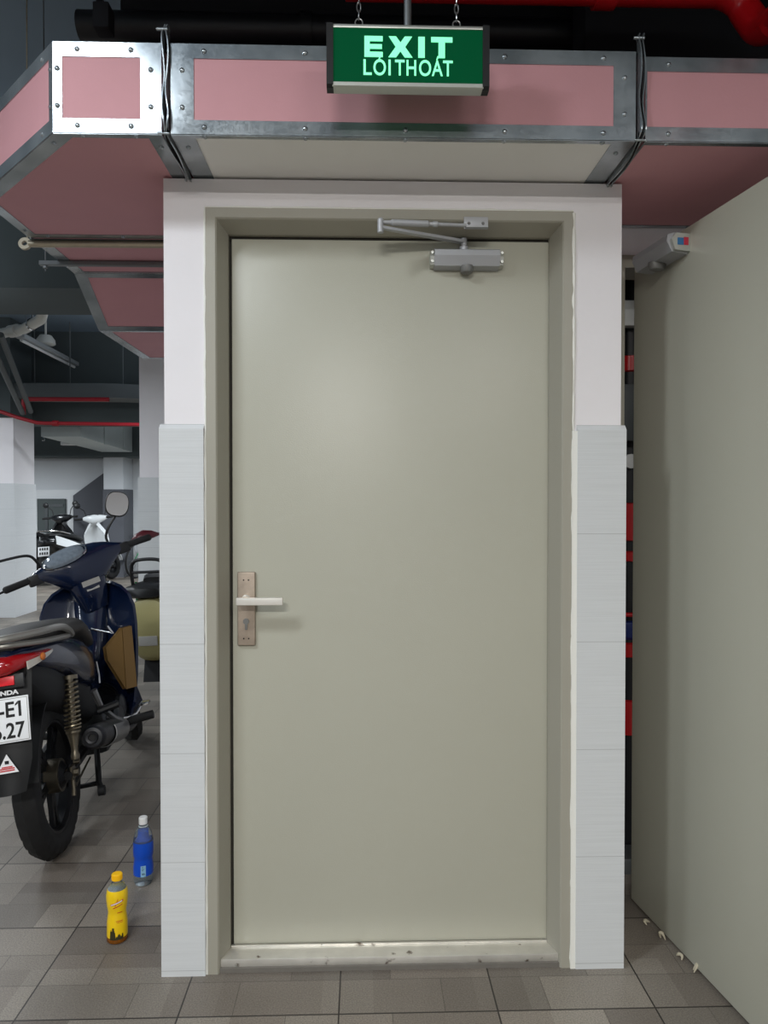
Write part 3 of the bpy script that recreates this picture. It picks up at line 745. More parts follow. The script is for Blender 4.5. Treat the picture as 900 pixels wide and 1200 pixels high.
tag(o.obj('hanging_pale_duct', 'light_duct', smooth=0), 'pale metal duct angled away below the dark middle beam', 'duct')
structure(S().box(-10, -1.0, 6.9, 7.35, 2.25, 3.35).obj('beam_middle', 'beam', smooth=0), 'dark deep beam in front of the pale duct', 'beam')
structure(S().box(-10, -3.93, 6.22, 6.75, 2.235, 3.35).obj('beam_left', 'beam', smooth=0), 'dark beam resting on the left column', 'beam')
o = S().tube([(-6.0,5.95,2.80),(-3.88,5.92,2.262),(-3.70,5.9,2.20),(-3.50,5.9,2.145),(-3.42,5.9,2.14)], .02, 12).tube([(-3.42,5.9,2.14),(-1.2,5.95,2.12)], .02, 12)
o.lathe([(.02,-.03),(.03,-.03),(.03,.03),(.02,.03)], 12, T(-3.3,5.9,2.139) @ RY(90))
tag(o.obj('hanging_fire_pipe', 'red_shaded'), 'long thin red fire pipe crossing in front of the pale duct', 'pipe')
o = S().tube([(-3.73,6.1,2.26),(-3.73,6.1,2.41),(-3.70,6.1,2.425),(-2.80,6.1,2.425)], .024, 12)
tag(o.obj('hanging_fire_pipe', 'red_shaded'), 'short upper red fire pipe with a drop at its left end', 'pipe')
for i, (p, q) in enumerate([((-3.12,4.2,2.62),(-3.63,5.86,2.245)), ((-3.04,4.2,2.70),(-3.545,5.86,2.26))]):
    o = S().tube([p, q], .026, 12)
    tag(o.obj('hanging_slanting_pipe', 'grey_duct'), ['grey slanting pipe at far left, outer of two', 'grey slanting pipe at far left, inner of two'][i], 'pipe', 'slanting grey pipes')
tag(S().tube([(-4.6,8.6,2.2),(-4.6,8.6,3.35)], .006, 6).lathe([(.0001,0),(.02,.0),(.024,.02),(.01,.05),(.0001,.05)], 10, T(-4.6,8.6,2.17)).obj('hanging_sprinkler', 'chrome'), 'small hanging sprinkler head before the far wall', 'sprinkler')

# ------------------------------------------------------------------ columns and far wall
def column(name, x0, x1, y0, y1, top, label):
    o = S().box(x0, x1, y0, y1, 0, top).obj(name, 'plaster', smooth=0); structure(o, label, 'column')
    S().box(x0-.012, x1+.012, y0-.012, y1+.012, 0, 1.503).obj('tile_cladding', 'tile', o, smooth=0)
    return o
column('column_middle', -1.872, -1.32, 4.14, 4.7, 3.35, 'white column with grey tiles right behind the navy motorbike')
column('column_left', -4.9, -3.905, 6.23, 6.74, 2.235, 'white tiled column at the left edge of the garage')
fwl = structure(S().box(-10, -1, 11.05, 11.3, 0, 3.35).obj('wall_far', 'far_white', smooth=0), 'white far wall with a grey ramp side and dark doorway', 'wall')
S().box(-10, -1, 11.035, 11.05, 0, 1.503).obj('tile_cladding', 'tile', fwl, smooth=0)
# underside of the ramp: a dark recessed wedge
rmp = S().prism([(-5.13,0),(-4.43,0),(-4.43,1.92),(-5.13,1.40)], 10.98, 11.03, Matrix(((1,0,0,0),(0,0,-1,22.02),(0,1,0,0),(0,0,0,1))))
structure(rmp.obj('wall_ramp', 'far_grey', smooth=0), 'dark grey sloping ramp side on the far wall', 'wall')
rp = structure(S().box(-4.42, -4.09, 10.5, 11.0, 0, 2.05).obj('column_far', 'far_white', smooth=0), 'narrow grey column beside the ramp on the far wall', 'column')
S().box(-4.43, -4.08, 10.488, 11.0, 0, 1.503).obj('grey_cladding', 'far_grey', rp, smooth=0)
d3 = structure(S().box(-5.76, -5.27, 10.99, 11.03, 0, 1.345).obj('door_3', 'far_door', smooth=0), 'small dark doorway in the far wall behind the black scooter', 'door')
S().box(-5.62,-5.57,10.975,10.99,.1,1.25).box(-5.57,-5.30,10.98,10.99,1.2,1.25).obj('door_panel', 'cabinet', d3, smooth=0)

# ------------------------------------------------------------------ bottles
def bottle_yellow():
    r = thing('drink_bottle', 'small yellow-labelled drink bottle with yellow cap on the floor', 'bottle', (-.733,.165,0))
    S().lathe([(.0001,.0),(.026,.0),(.030,.004),(.030,.012),(.0285,.03),(.0285,.032)], 28).obj('bottle_base', 'tea', r)
    S().lathe([(.0285,.150),(.026,.158),(.018,.170),(.0125,.176),(.0125,.186),(.0001,.186)], 28).obj('bottle_neck', 'bottle_clear', r)
    lab = [(.0290,.010),(.0298,.02),(.0292,.06),(.0262,.082),(.0258,.090),(.0285,.105),(.0305,.122),(.0308,.138),(.0292,.150),(.027,.156)]
    S().lathe(lab, 32, cap=False).obj('label_sleeve', 'yellow', r)
    def wrap(s, off=.0006):
        for v in s.bm.verts:
            x, z = v.co.x, v.co.z
            rr = .0292
            for (r0, h0), (r1, h1) in zip(lab, lab[1:]):
                if h0 <= z <= h1: rr = r0+(r1-r0)*(z-h0)/(h1-h0)
            a = x/.029 - 1.24; d = v.co.y
            v.co = Vector(((rr+off-d)*math.cos(a), (rr+off-d)*math.sin(a), z))
        return s
    random.seed(5)
    s = S()
    for k in range(34):
        x = random.uniform(-.020,.016); hh = random.uniform(.010,.022)*(1.4 if x < -.006 else .8); w = random.uniform(.003,.006)
        s.grid(lambda u, v: Vector((x+w*(u-.5)*(1-.6*v), 0, .014+hh*v)), 3, 5)
    s.grid(lambda u, v: Vector((-.012+.006*(u-.5), 0, .024+.026*v)), 3, 6)
    wrap(s).obj('leaf_print', mat('label_dark_print', (52,48,22), .5), r)
    s = S()
    s.grid(lambda u, v: Vector((-.018+.034*u, 0, .115+.012*u+.006*v)), 10, 2)
    s.grid(lambda u, v: Vector((-.012+.026*u, 0, .107+.010*u+.0025*v)), 10, 2)
    s.grid(lambda u, v: Vector((-.006+.008*v, 0, .112+.022*v+.004*u)), 2, 6)
    s.grid(lambda u, v: Vector((.000+.016*u, 0, .092+.0025*v)), 6, 1); s.grid(lambda u, v: Vector((-.004+.02*u, 0, .068+.0018*v)), 6, 1); s.grid(lambda u, v: Vector((-.002+.018*u, 0, .064+.0012*v)), 6, 1)
    wrap(s, .0009).obj('printed_text', 'red_ink', r)
    s = S(); s.grid(lambda u, v: Vector((-.017+.030*u, 0, .1165+.011*u+.0035*v)), 10, 2); wrap(s, .0012).obj('white_print', 'white_ink', r)
    c = S().lathe([(.0001,.1985),(.0135,.1985),(.0150,.197),(.0152,.181),(.0145,.180),(.0001,.180)], 28)
    for k in range(28):
        a = 2*PI*k/28; c.box(-.0004,.0004,-.0004,.0004,.182,.196, mtx=RZ(math.degrees(a)) @ T(.0153,0,0))
    c.obj('cap', 'cap_yellow', r)
bottle_yellow()
def bottle_blue():
    r = thing('drink_bottle', 'clear drink bottle with blue label and white cap beside the pier', 'bottle', (-.752,.485,0))
    body = [(.0001,.004),(.018,.0),(.027,.002),(.031,.012),(.0325,.04),(.0325,.06),(.0295,.085),(.0295,.092),(.0325,.10),(.033,.12),(.0325,.15),(.028,.175),(.018,.195),(.0125,.202),(.0125,.212),(.0001,.212)]
    S().lathe(body, 32).obj('bottle_body', 'bottle_clear', r)
    S().lathe([(.0326,.036),(.0330,.060),(.0300,.085),(.0300,.092),(.0330,.10),(.0335,.12),(.0330,.148)], 32, cap=False).obj('blue_label', 'blue_label', r)
    S().lathe([(.0001,.148),(.0225,.149),(.0165,.160),(.0150,.182),(.0001,.183)], 24).obj('blue_drink', 'blue_label', r)
    s = S()
    a0 = -1.2-.12
    s.grid(lambda u, v: Vector((.0338*math.cos(a0-.22+.5*u), .0338*math.sin(a0-.22+.5*u), .036+.038*v)), 6, 6)
    s.obj('pale_panel', mat('label_pale_panel', (140,186,214), .4, noise=.3, nscale=120), r)
    s = S()
    for z, w in ((.044,.3), (.047,.26), (.058,.14), (.062,.2), (.068,.16)):
        s.grid(lambda u, v: Vector((.0341*math.cos(a0-.1+w*u), .0341*math.sin(a0-.1+w*u), z+.0016*v)), 4, 1)
    s.obj('dark_print', 'ink', r)
    c = S().lathe([(.0001,.228),(.0125,.228),(.0142,.226),(.0145,.206),(.0138,.205),(.0001,.205)], 28); c.obj('cap', 'cap_white', r)
    S().lathe([(.0130,.196),(.0152,.196),(.0152,.199),(.0130,.199)], 24, cap=False).obj('neck_ring', 'cap_white', r)
bottle_blue()
tag(S().tube([(-.60,.32,.003),(-.594,.31,.010),(-.588,.305,.005),(-.58,.30,.003)], [.001,.003,.004,.001], 6).obj('dry_leaf', 'dust'), 'tiny dark curled leaf on the floor beside the left pier', 'leaf')

# ------------------------------------------------------------------ motorbike building blocks (local: x forward, y left, z up)
def tyre(parent, Rr, w, mtx, name='tyre', blocks=60, depth=.007):
    s = S(); n = blocks*2
    m = 14; rings = []
    ins = Rr-w*1.05
    for i in range(n):
        a = 2*PI*i/n; ring = []
        for j in range(m):
            b = 2*PI*j/m
            rr = (Rr-w*.56) + w*.56*math.cos(b); yy = w*.5*math.sin(b)
            if rr < ins: rr = ins
            g = 0
            if math.cos(b) > .1:
                k = (i + (j if j < m/2 else m-j)) % 4
                if k == 0: g = depth
                if j in (1, m-1): g = depth*.8
            ring.append(Vector(((rr-g)*math.cos(a), yy, (rr-g)*math.sin(a))))
        rings.append(ring)
    s.rings(rings, True, False, mtx)
    return s.obj(name, 'rubber', parent, smooth=25)
def alloy_wheel(name, parent, Rr, w, mtx, spokes=5, m='wheel_black'):
    s = S(); q = mtx @ RX(90)
    ri = Rr-w*.85
    s.ringlathe([(ri-.022,-w*.36),(ri+.006,-w*.40),(ri+.006,w*.40),(ri-.022,w*.36),(ri-.030,w*.2),(ri-.030,-w*.2)], 48, q)
    s.lathe([(.0001,-w*.75),(.03,-w*.75),(.055,-w*.5),(.058,w*.5),(.03,w*.75),(.0001,w*.75)], 24, q)
    for k in range(spokes):
        a = 360*k/spokes+20
        for da in (-7, 7):
            s.rings([[Vector((r, y, z)) for y, z in ((-t*.8,-t),(t*.8,-t),(t*.8,t),(-t*.8,t))] for r, t in ((.045,.013),(ri*.55,.010),(ri-.02,.0105))], mtx=mtx @ RY(a+da))
    o = s.obj(name, m, parent, smooth=30)
    return o
def axle_bolt(): pass

# ---- the navy underbone motorbike
bike = thing('motorbike', 'navy blue motorbike seen from behind at the left, leaning on its stand', 'motorbike', (-1.13,.71,0), (R(-7),0,R(97.3)))
RW = .287
WM = T(0,0,RW)
rw = alloy_wheel('rear_wheel', bike, RW, .086, WM); tyre(rw, RW, .092, WM)
# front wheel and bars share the steering rotation
TH = 29
ax = Vector((-.446,0,.895)).normalized(); pv0 = Vector((1.12,0,.45))
ST = Matrix.Translation(pv0) @ Matrix.Rotation(R(TH), 4, ax) @ Matrix.Translation(-pv0)
FM = ST @ T(1.245,0,RW)
fw_ = alloy_wheel('front_wheel', bike, RW, .075, FM); tyre(fw_, RW, .078, FM, blocks=50)
# front fender
s = S(); s.grid(lambda u, v: Vector((1.245+(.305)*math.cos(R(20+170*u)), (v-.5)*.11, RW+(.305+.02*math.sin(PI*v))*math.sin(R(20+170*u)))), 18, 6, .006); s.xf(ST); s.obj('front_fender', 'navy', bike, smooth=50)
s = S()
for y in (-.075,.075): s.tube([(1.245,y,RW),(1.10,y,.60),(1.0,y,.80)], [.02,.022,.022], 12)
s.xf(ST); s.obj('front_fork', 'engine', bike)
# swing arm, drum, brake arm
s = S()
for y in (-.075,.085): s.tube([(-.03,y,RW),(.2,y,RW+.01),(.5,y*.9,.33)], [.016,.02,.02], 10)
s.obj('swing_arm', 'dust', bike)
s = S(); s.lathe([(.0001,-.07),(.018,-.07),(.018,-.05),(.06,-.048),(.062,.0),(.0001,0)], 20, T(0,-.0,RW) @ RX(90) @ RX(180)); s.tube([(0,-.085,RW+.01),(-.02,-.088,RW-.05),(-.03,-.088,RW-.075)], [.010,.007,.008], 8)
s.box(-.022,.022,-.092,-.082,RW-.022,RW+.028,.003); s.lathe([(.0001,0),(.014,0),(.014,.016),(.0001,.016)], 6, T(0,-.092,RW) @ RX(90)); s.lathe([(.0001,0),(.009,0),(.009,.022),(.0001,.022)], 6, T(.03,-.085,RW+.03) @ RX(90))
s.tube([(.0,-.09,RW-.05),(.25,-.085,RW-.03)], .004, 6)
s.obj('rear_brake', mat('dull_metal', (92,86,74), .45, .8, noise=.2, nscale=40), bike)
# shocks
def shock(y):
    lo, hi = Vector((-.005,y,.352)), Vector((.05,y,.625)); mtx = along(lo, hi); L = (hi-lo).length
    s = S(); s.lathe([(.0001,-.014),(.014,-.014),(.016,.0),(.012,.014),(.013,.03),(.020,.065),(.024,.078),(.027,.082),(.027,.09),(.013,.092),(.013,L),(.03,L),(.03,L+.015),(.0001,L+.015)], 18, mtx)
    o = s.obj('shock_absorber', mat('shock_alloy', (128,120,104), .32, .9), bike)
    pts = []; turns = 11; n = turns*14
    for i in range(n+1):
        t = i/n; a = 2*PI*turns*t; zz = .094+(L-.096)*(t**1.18); pts.append(mtx @ Vector((.0265*math.cos(a), .0265*math.sin(a), zz)))
    S().tube(pts, .0042, 6).obj('coil_spring', 'spring', o)
shock(-.104); shock(.104)
# muffler
s = S(); p, q = Vector((.05,-.158,.392)), Vector((.52,-.150,.285)); mt = along(p, q)
s.lathe([(.0135,.004),(.0135,-.012),(.022,-.014),(.024,-.006),(.036,-.004),(.044,.006),(.047,.03),(.048,.30),(.042,.40),(.022,.47),(.016,.56)], 24, mt, cap=False)
mu = s.obj('muffler', 'muffler', bike)
S().lathe([(.0001,.006),(.0134,.006),(.0134,-.002),(.0001,-.002)], 16, mt).obj('outlet', 'ink', mu)
s = S(); s.grid(lambda u, v: mt @ Vector(((.055)*math.cos(R(150+150*v)), (.055)*math.sin(R(150+150*v)), .17+.26*u)), 8, 10, .003); s.obj('heat_shield', 'shield', mu, smooth=50)
# exhaust pipe bracket / pillion step hanger
s = S(); s.tube([(.28,-.125,.52),(.30,-.14,.44),(.40,-.165,.36),(.47,-.19,.32)], [.014,.012,.012,.010], 8); s.tube([(.44,-.12,.36),(.47,-.19,.318)], .010, 8); s.obj('step_hanger', 'shield', bike)
S().tube([(.28,-.13,.43),(.30,-.21,.445)], .016, 10).obj('pillion_peg', 'black', bike)
# engine
s = S()
s.box(.44,.80,-.11,.11,.20,.38,.03); s.tube([(.74,0,.32),(1.0,0,.37)], [.075,.07], 16)
for k in range(6): s.lathe([(.0001,0),(.088,0),(.088,.006),(.0001,.006)], 20, along((.80+k*.03,0,.332+k*.0058),(1.0,0,.37)))
s.lathe([(.0001,0),(.08,0),(.085,-.02),(.07,-.035),(.0001,-.04)], 24, T(.60,-.11,.29) @ RX(-90)); s.lathe([(.0001,0),(.055,0),(.055,-.02),(.04,-.03),(.0001,-.032)], 20, T(.72,-.11,.33) @ RX(-90))
en = s.obj('engine', 'engine', bike)
s = S(); s.tube(smooth_path([(1.0,-.03,.31),(.98,-.09,.20),(.85,-.14,.20),(.6,-.16,.25),(.50,-.152,.288)]), .016, 10); s.obj('exhaust_pipe', 'muffler', bike)
# pegs and stands
s = S(); s.tube([(.55,-.16,.275),(.55,.16,.275)], .012, 10)
s.obj('peg_bar', 'dust', bike)
for sg in (-1, 1): S().tube([(.55,sg*.16,.285),(.55,sg*.20,.30),(.55,sg*.295,.312)], [.014,.019,.019], 12).obj('foot_peg', 'rubber', bike)
s = S(); s.tube(smooth_path([(.60,-.13,.30),(.74,-.17,.27),(.80,-.20,.30)]), .008, 8); s.box(.78,.84,-.235,-.185,.298,.310,.003); s.obj('brake_pedal', 'chrome', bike)
s = S(); s.tube([(.42,.09,.24),(.30,.10,.13),(.28,.10,.125)], .012, 8); s.tube([(.42,-.07,.24),(.27,-.10,.14),(.22,-.12,.13)], .012, 8); s.tube([(.28,.10,.13),(.27,-.10,.14)], .010, 8); s.lathe([(.0001,-.012),(.02,-.012),(.02,.012),(.0001,.012)], 12, T(.22,-.12,.125) @ RX(90)); s.obj('centre_stand', 'dust', bike)
S().tube([(.52,.10,.27),(.44,.21,.06),(.42,.235,-.0)], [.012,.010,.010], 8).obj('side_stand', 'dust', bike)
# inner rear fender and undertail
s = S(); s.grid(lambda u, v: Vector(((.335)*math.cos(R(35+132*u)), (v-.5)*.15, RW+.02+(.325)*math.sin(R(35+132*u)))), 14, 4, .006); s.obj('inner_fender', 'dust', bike, smooth=50)
s = S()
secs = [(-.33,0,.745,.085,.030), (-.25,0,.70,.10,.07), (-.1,0,.66,.10,.10), (.1,0,.60,.09,.12), (.35,0,.50,.08,.12), (.5,0,.42,.07,.10)]
s.rings([se(b, c, d, e, 16, 3, plane='yz', x=a) for a, b, c, d, e in secs]); s.obj('under_tail', 'dust', bike)
# mudguard with plate
def mud(u, v):
    z = .77 - .39*v; w = .100 - .025*v - (.018*max(0, v-.75)/.25)
    x = -.335 - .075*v + .02*(abs(u-.5)*2)**2
    return Vector((x, (u-.5)*2*w, z))
s = S(); s.grid(mud, 10, 12, .008); s.obj('rear_fender', 'black', bike, smooth=40)
s = S(); s.box(-.012,.0,-.085,.085,-.02,.025,.004, T(-.352,0,.725) @ RY(12)); s.obj('reflector_holder', 'black', bike)
S().box(-.018,-.010,-.058,.058,-.013,.016,.002, T(-.352,0,.728) @ RY(12)).obj('reflector', 'reflector', bike)
PM = T(-.383,0,.612) @ RY(11)
lp = S().box(-.004,.0,-.095,.095,-.07,.07,.002, PM).obj('licence_plate', 'plate', bike)
s = S()
s.box(-.0046,-.0038,-.0915,-.0900,-.066,.066,0,PM).box(-.0046,-.0038,.0900,.0915,-.066,.066,0,PM).box(-.0046,-.0038,-.0915,.0915,.0645,.066,0,PM).box(-.0046,-.0038,-.0915,.0915,-.066,-.0645,0,PM); s.obj('plate_border', 'rail', lp, smooth=0)
def back(y, z): # text plane seen from behind
    return PM @ Matrix(((0,0,-1,-.0042),(-1,0,0,y),(0,1,0,z),(0,0,0,1)))
s = S()
for txt, yl, yr, z, hgt in (('-E1', -.004, -.072, .008, .048), ('6.27', .016, -.080, -.058, .050)):
    t = S().text(txt, .06, .0004, Matrix.Identity(4), bold=.0012)
    xs = [v.co.x for v in t.bm.verts]; ys = [v.co.y for v in t.bm.verts]
    kx = (yl-yr)/(max(xs)-min(xs)); ky = hgt/(max(ys)-min(ys)); x0, y0 = min(xs), min(ys)
    t.xf(back(yl, z) @ Matrix.Diagonal((kx,ky,1,1)) @ T(-x0,-y0,0))
    me = bpy.data.meshes.new('x'); t.bm.to_mesh(me); s.bm.from_mesh(me); t.bm.free(); bpy.data.meshes.remove(me)
fl = S().prism([(-.0632,.056),(-.0632,.047),(-.0545,.041),(-.0545,.047)], 0, .0004, PM @ Matrix(((0,0,-1,-.0042),(1,0,0,0),(0,1,0,0),(0,0,0,1))))
me = bpy.data.meshes.new('x'); fl.bm.to_mesh(me); s.bm.from_mesh(me); fl.bm.free(); bpy.data.meshes.remove(me)
s.obj('plate_lettering', 'ink', lp, smooth=0)
t = S().text('HONDA', .019, .0004, PM @ Matrix(((0,0,-1,.001),(-1,0,0,.028),(0,1,0,.078),(0,0,0,1))), bold=.0008, sx=1.3); t.obj('maker_lettering', 'white_ink', bike, smooth=0)
# warning triangle
WM2 = T(-.409,-.018,.475) @ RY(11)
def tri(s, k, x): s.quadslab([WM2 @ Vector((x,-.034*k,-.022*k)), WM2 @ Vector((x,0,.036*k)), WM2 @ Vector((x,.034*k,-.022*k))], .001)
s = S(); tri(s, 1, -.0015); ws_ = s.obj('warning_sticker', 'white_ink', bike, smooth=0)
s = S()
for z, w in ((-.014,.022),(-.008,.022),(-.003,.016)): s.box(-.0026,-.0018,-w,w,z-.0018,z+.0018,0,WM2)
s.obj('printed_text', 'red_ink', ws_, smooth=0)
S().box(-.0026,-.0018,-.006,.006,.006,.016,0,WM2).obj('dark_print', 'ink', ws_, smooth=0)
# tail cowl and side covers
s = S()
secs = [(-.36,.80,.045,.016), (-.31,.795,.085,.035), (-.22,.78,.112,.050), (-.1,.755,.125,.066), (.08,.712,.132,.09), (.25,.655,.130,.105), (.38,.605,.118,.10), (.47,.575,.095,.08), (.52,.56,.06,.05)]
s.rings([se(0, c, d, e, 20, 3.2, plane='yz', x=a) for a, c, d, e in secs]); s.obj('tail_cowl', 'navy', bike, smooth=45)
# central spine from under the seat to the leg shield
s = S(); secs = [(.45,.50,.075,.08),(.60,.47,.06,.075),(.74,.50,.06,.09),(.84,.62,.065,.12),(.90,.76,.075,.12)]
s.rings([se(0, c, d, e, 16, 3, plane='yz', x=a) for a, c, d, e in secs]); s.obj('frame_cover', 'navy', bike, smooth=45)
# tail light with turn signals
s = S(); secs = [(-.395,.775,.035,.020),(-.375,.780,.075,.030),(-.33,.782,.106,.030),(-.26,.782,.122,.022),(-.19,.785,.129,.008)]
s.rings([se(0, c, d, e, 18, 2.6, plane='yz', x=a) for a, c, d, e in secs]); tl = s.obj('tail_light', 'red_lens', bike, smooth=50)
for sg in (-1, 1):
    s = S(); s.grid(lambda u, v: Vector((-.352+.16*u, sg*(.100+.034*math.sin(u*PI*.55)), .758+.022*u+(.026-.018*u)*v)), 8, 3, .004)
    ts = s.obj('turn_signal', 'clear_lens', tl, smooth=50)
S().ball((-.285,-.128,.782), .013, sx=1.3, sy=.6).obj('bulb', 'amber', tl)
# seat
s = S(); secs = [(-.33,.832,.06,.016),(-.27,.838,.10,.028),(-.1,.832,.125,.036),(.12,.812,.130,.040),(.26,.796,.126,.040),(.40,.752,.108,.040),(.52,.706,.088,.036),(.62,.668,.066,.026),(.67,.65,.04,.014)]
s.rings([se(0, c, d, e, 20, 2.8, plane='yz', x=a) for a, c, d, e in secs]); s.obj('seat', 'seat', bike, smooth=50)
# grab rail
s = S()
for sg in (-1, 1):
    s.tube(smooth_path([(.05,sg*.135,.790),(-.04,sg*.148,.826),(-.14,sg*.150,.852),(-.28,sg*.128,.864),(-.37,sg*.06,.868),(-.385,0,.868)]), [.008]+[.0125]*30, 10)
    s.tube(smooth_path([(-.02,sg*.140,.800),(-.12,sg*.142,.812),(-.26,sg*.125,.828),(-.35,sg*.06,.842),(-.365,0,.845)]), .0095, 10)
s.obj('grab_rail', 'rail', bike)
# leg shield
def shieldf(sg):
    tab = [(.24,.150,.80),(.33,.180,.80),(.45,.202,.805),(.58,.218,.815),(.70,.226,.83),(.78,.222,.85),(.84,.200,.868),(.88,.165,.885),(.905,.12,.90)]
    def fn(u, v):
        k = v*(len(tab)-1); i = min(int(k), len(tab)-2); t = k-i
        z = tab[i][0]*(1-t)+tab[i+1][0]*t; w = tab[i][1]*(1-t)+tab[i+1][1]*t; xe = tab[i][2]*(1-t)+tab[i+1][2]*t
        return Vector((xe+.085*(1-u**2.2)+.0, sg*(.03+(w-.03)*u), z))
    return fn
s = S()
for sg in (-1, 1): s.grid(shieldf(sg), 12, 24, .014)
s.box(.90,.97,-.05,.05,.45,.90,.02)
ls = s.obj('leg_shield', 'navy', bike, smooth=45)
s = S().lathe([(.0001,0),(.018,0),(.018,.006),(.013,.008),(.0001,.008)], 20, T(.905,-.052,.845) @ RY(-80)); s.obj('ignition_emblem', 'sticker', ls)
S().lathe([(.0001,.0),(.007,0),(.007,.002),(.0001,.002)], 12, T(.8965,-.052,.847) @ RY(-80)).obj('key_slot', 'ink', ls)
s = S().tube(smooth_path([(.86,-.01,.70),(.80,-.01,.69),(.79,-.01,.665),(.82,-.01,.65)]), .005, 8); s.obj('luggage_hook', 'chrome', bike)
s = S().tube([(.80,-.02,.70),(.74,-.12,.675)], .005, 8).tube([(.60,-.045,.73),(.66,-.02,.75),(.72,.02,.74)], .004, 8).tube([(.70,-.115,.715),(.705,-.135,.675)], .005, 8); s.obj('chrome_stay', 'chrome', bike)
# gold inner panels
for sg in (-1, 1):
    s = S(); m_ = lambda x, y, z: Vector((x, sg*y, z))
    A, B_, C_, D_ = m_(.755,-.198,.695), m_(.705,-.166,.697), m_(.700,-.148,.412), m_(.755,-.186,.405)
    E_, F_ = m_(.648,-.098,.628), m_(.648,-.098,.570); 
    ctr = m_(.690,-.125,.54)
    fs = [[A,B_,C_,D_],[B_,E_,ctr],[E_,F_,ctr],[F_,C_,ctr],[C_,B_,ctr]]
    for fcs in fs[:1]+[[B_,E_,F_,C_]]:
        s.quadslab(fcs if sg < 0 else fcs[::-1], .02)
    # shallow edge rib
    s.tube([B_,C_], .004, 6); s.tube([E_,F_,C_], .003, 6)
    gp = s.obj('inner_panel', 'gold', bike, smooth=20)
    S().quadslab([m_(.672,-.1245,.60), m_(.6655,-.117,.565), m_(.684,-.136,.54)] if sg < 0 else [m_(.672,-.1245,.60), m_(.684,-.136,.54), m_(.6655,-.117,.565)], .003).obj('vent_recess', 'ink', gp, smooth=0)
    S().lathe([(.0001,0),(.009,0),(.009,.003),(.0001,.003)], 10, T(.722,sg*-.186,.67) @ RZ(sg*-35) @ RY(-90)).obj('panel_bolt', 'dust', gp)
# chrome trim at the front of the side cover
for sg in (-1, 1): S().tube([(.475,sg*.100,.60),(.50,sg*.098,.54),(.495,sg*.098,.50)], .005, 8).obj('side_trim', 'chrome', bike)
# ---- handlebar group, built straight ahead and turned with the fork
HC = Vector((.845,.012,.998))
def HB(x, y, z): return (HC.x+x, y, HC.z+z)
s = S(); ss = [(-.215,.0,.022,.020,.022),(-.175,.0,.024,.034,.036),(-.135,.008,.016,.056,.062),(-.09,.022,.002,.082,.090),(-.05,.03,-.006,.094,.104),(0,.034,-.008,.098,.108)]
ss = ss + [(-a, b, c, d, e) for a, b, c, d, e in reversed(ss[:-1])]
s.rings([[Vector((HC.x+v.x, a, HC.z+v.z)) for v in se(b, c, d, e, 18, 2.5, plane='xz', y=0)] for a, b, c, d, e in ss])
s.xf(ST); hc = s.obj('handlebar_cover', 'navy', bike, smooth=50)
# steering neck below the cover
s = S(); s.rings([[Vector((v.x+HC.x+dx, v.y, HC.z+dz)) for v in se(0,0,a,b,16,3,plane='xy')] for dx, dz, a, b in [(.03,-.03,.088,.10),(.02,-.10,.072,.085),(.03,-.15,.065,.075),(.05,-.22,.05,.06)]]); s.xf(ST); s.obj('steering_neck', 'navy', bike)
# speedometer lens on the rider side
SM = T(*HB(-.036,.062,.066)) @ RX(-6) @ RY(-38)
s = S(); s.rings([[SM @ Vector((v.x, v.y, z)) for v in se(0,0,.048*k,.092*k,24,2.4,plane='xy')] for k, z in ((1,0),(1,.012),(.93,.018),(.6,.021))]); s.xf(ST); sp = s.obj('speedometer', 'lens_grey', bike, smooth=40)
s = S(); s.tube([SM @ Vector((.054*math.cos(a*PI/16), .104*math.sin(a*PI/16), .008)) for a in range(-12,13)], .0045, 8); s.xf(ST); s.obj('lens_rim', 'chrome', sp)
for z, hh, w in ((-.082,.026,.042),(-.112,.018,.030)):
    s = S(); s.box(-.002,.0,-w,w,-hh/2,hh/2,0,T(*HB(-.0535 if z > -.1 else -.0445,-.004,z)) @ RY(-8 if z > -.1 else 12)); s.xf(ST); s.obj('sticker', 'sticker', bike, smooth=0)
s = S(); s.rings([[Vector((HC.x+.13+dx, v.y, HC.z+.0+v.z)) for v in se(0,0,a,b,20,2.4,plane='yz',x=0)] for dx, a, b in [(-.02,.085,.06),(.0,.08,.058),(.012,.06,.04)]]); s.xf(ST); s.obj('headlight', 'clear_lens', bike)
for sg in (-1, 1):
    s = S(); s.tube([HB(0,sg*.20,.022),HB(-.01,sg*.235,.022),HB(-.03,sg*.345,.020),HB(-.031,sg*.352,.020)], [.014,.016,.017,.012], 14); s.xf(ST); s.obj('grip', 'rubber', bike)
    s = S(); s.box(-.02,.022,-.03,.03,-.026,.026,.008,T(*HB(-.006,sg*.212,.015))); s.xf(ST); s.obj('switch_block', 'black', bike)
    s = S(); s.tube(smooth_path([HB(.03,sg*.19,.03),HB(.055,sg*.23,.024),HB(.05,sg*.33,.015),HB(.048,sg*.37,.012)]), .006, 8); s.xf(ST); s.obj('brake_lever', 'chrome' if sg < 0 else 'black', bike)
# maroon guard over the right lever
s = S(); s.rings([[Vector((HC.x+.02+v.x, y, HC.z+zc+v.z)) for v in se(0,0,a,b,14,2.2,plane='xz',y=0)] for y, zc, a, b in [(-.27,.028,.012,.010),(-.30,.034,.030,.024),(-.34,.036,.034,.028),(-.38,.028,.026,.020),(-.41,.018,.010,.008)]]); s.xf(ST); s.obj('lever_guard', 'maroon', bike, smooth=60)
s = S().tube([HB(.02,-.405,.018),HB(.02,-.45,.012)], [.008,.007], 8); s.xf(ST); s.obj('bar_end', 'black', bike)
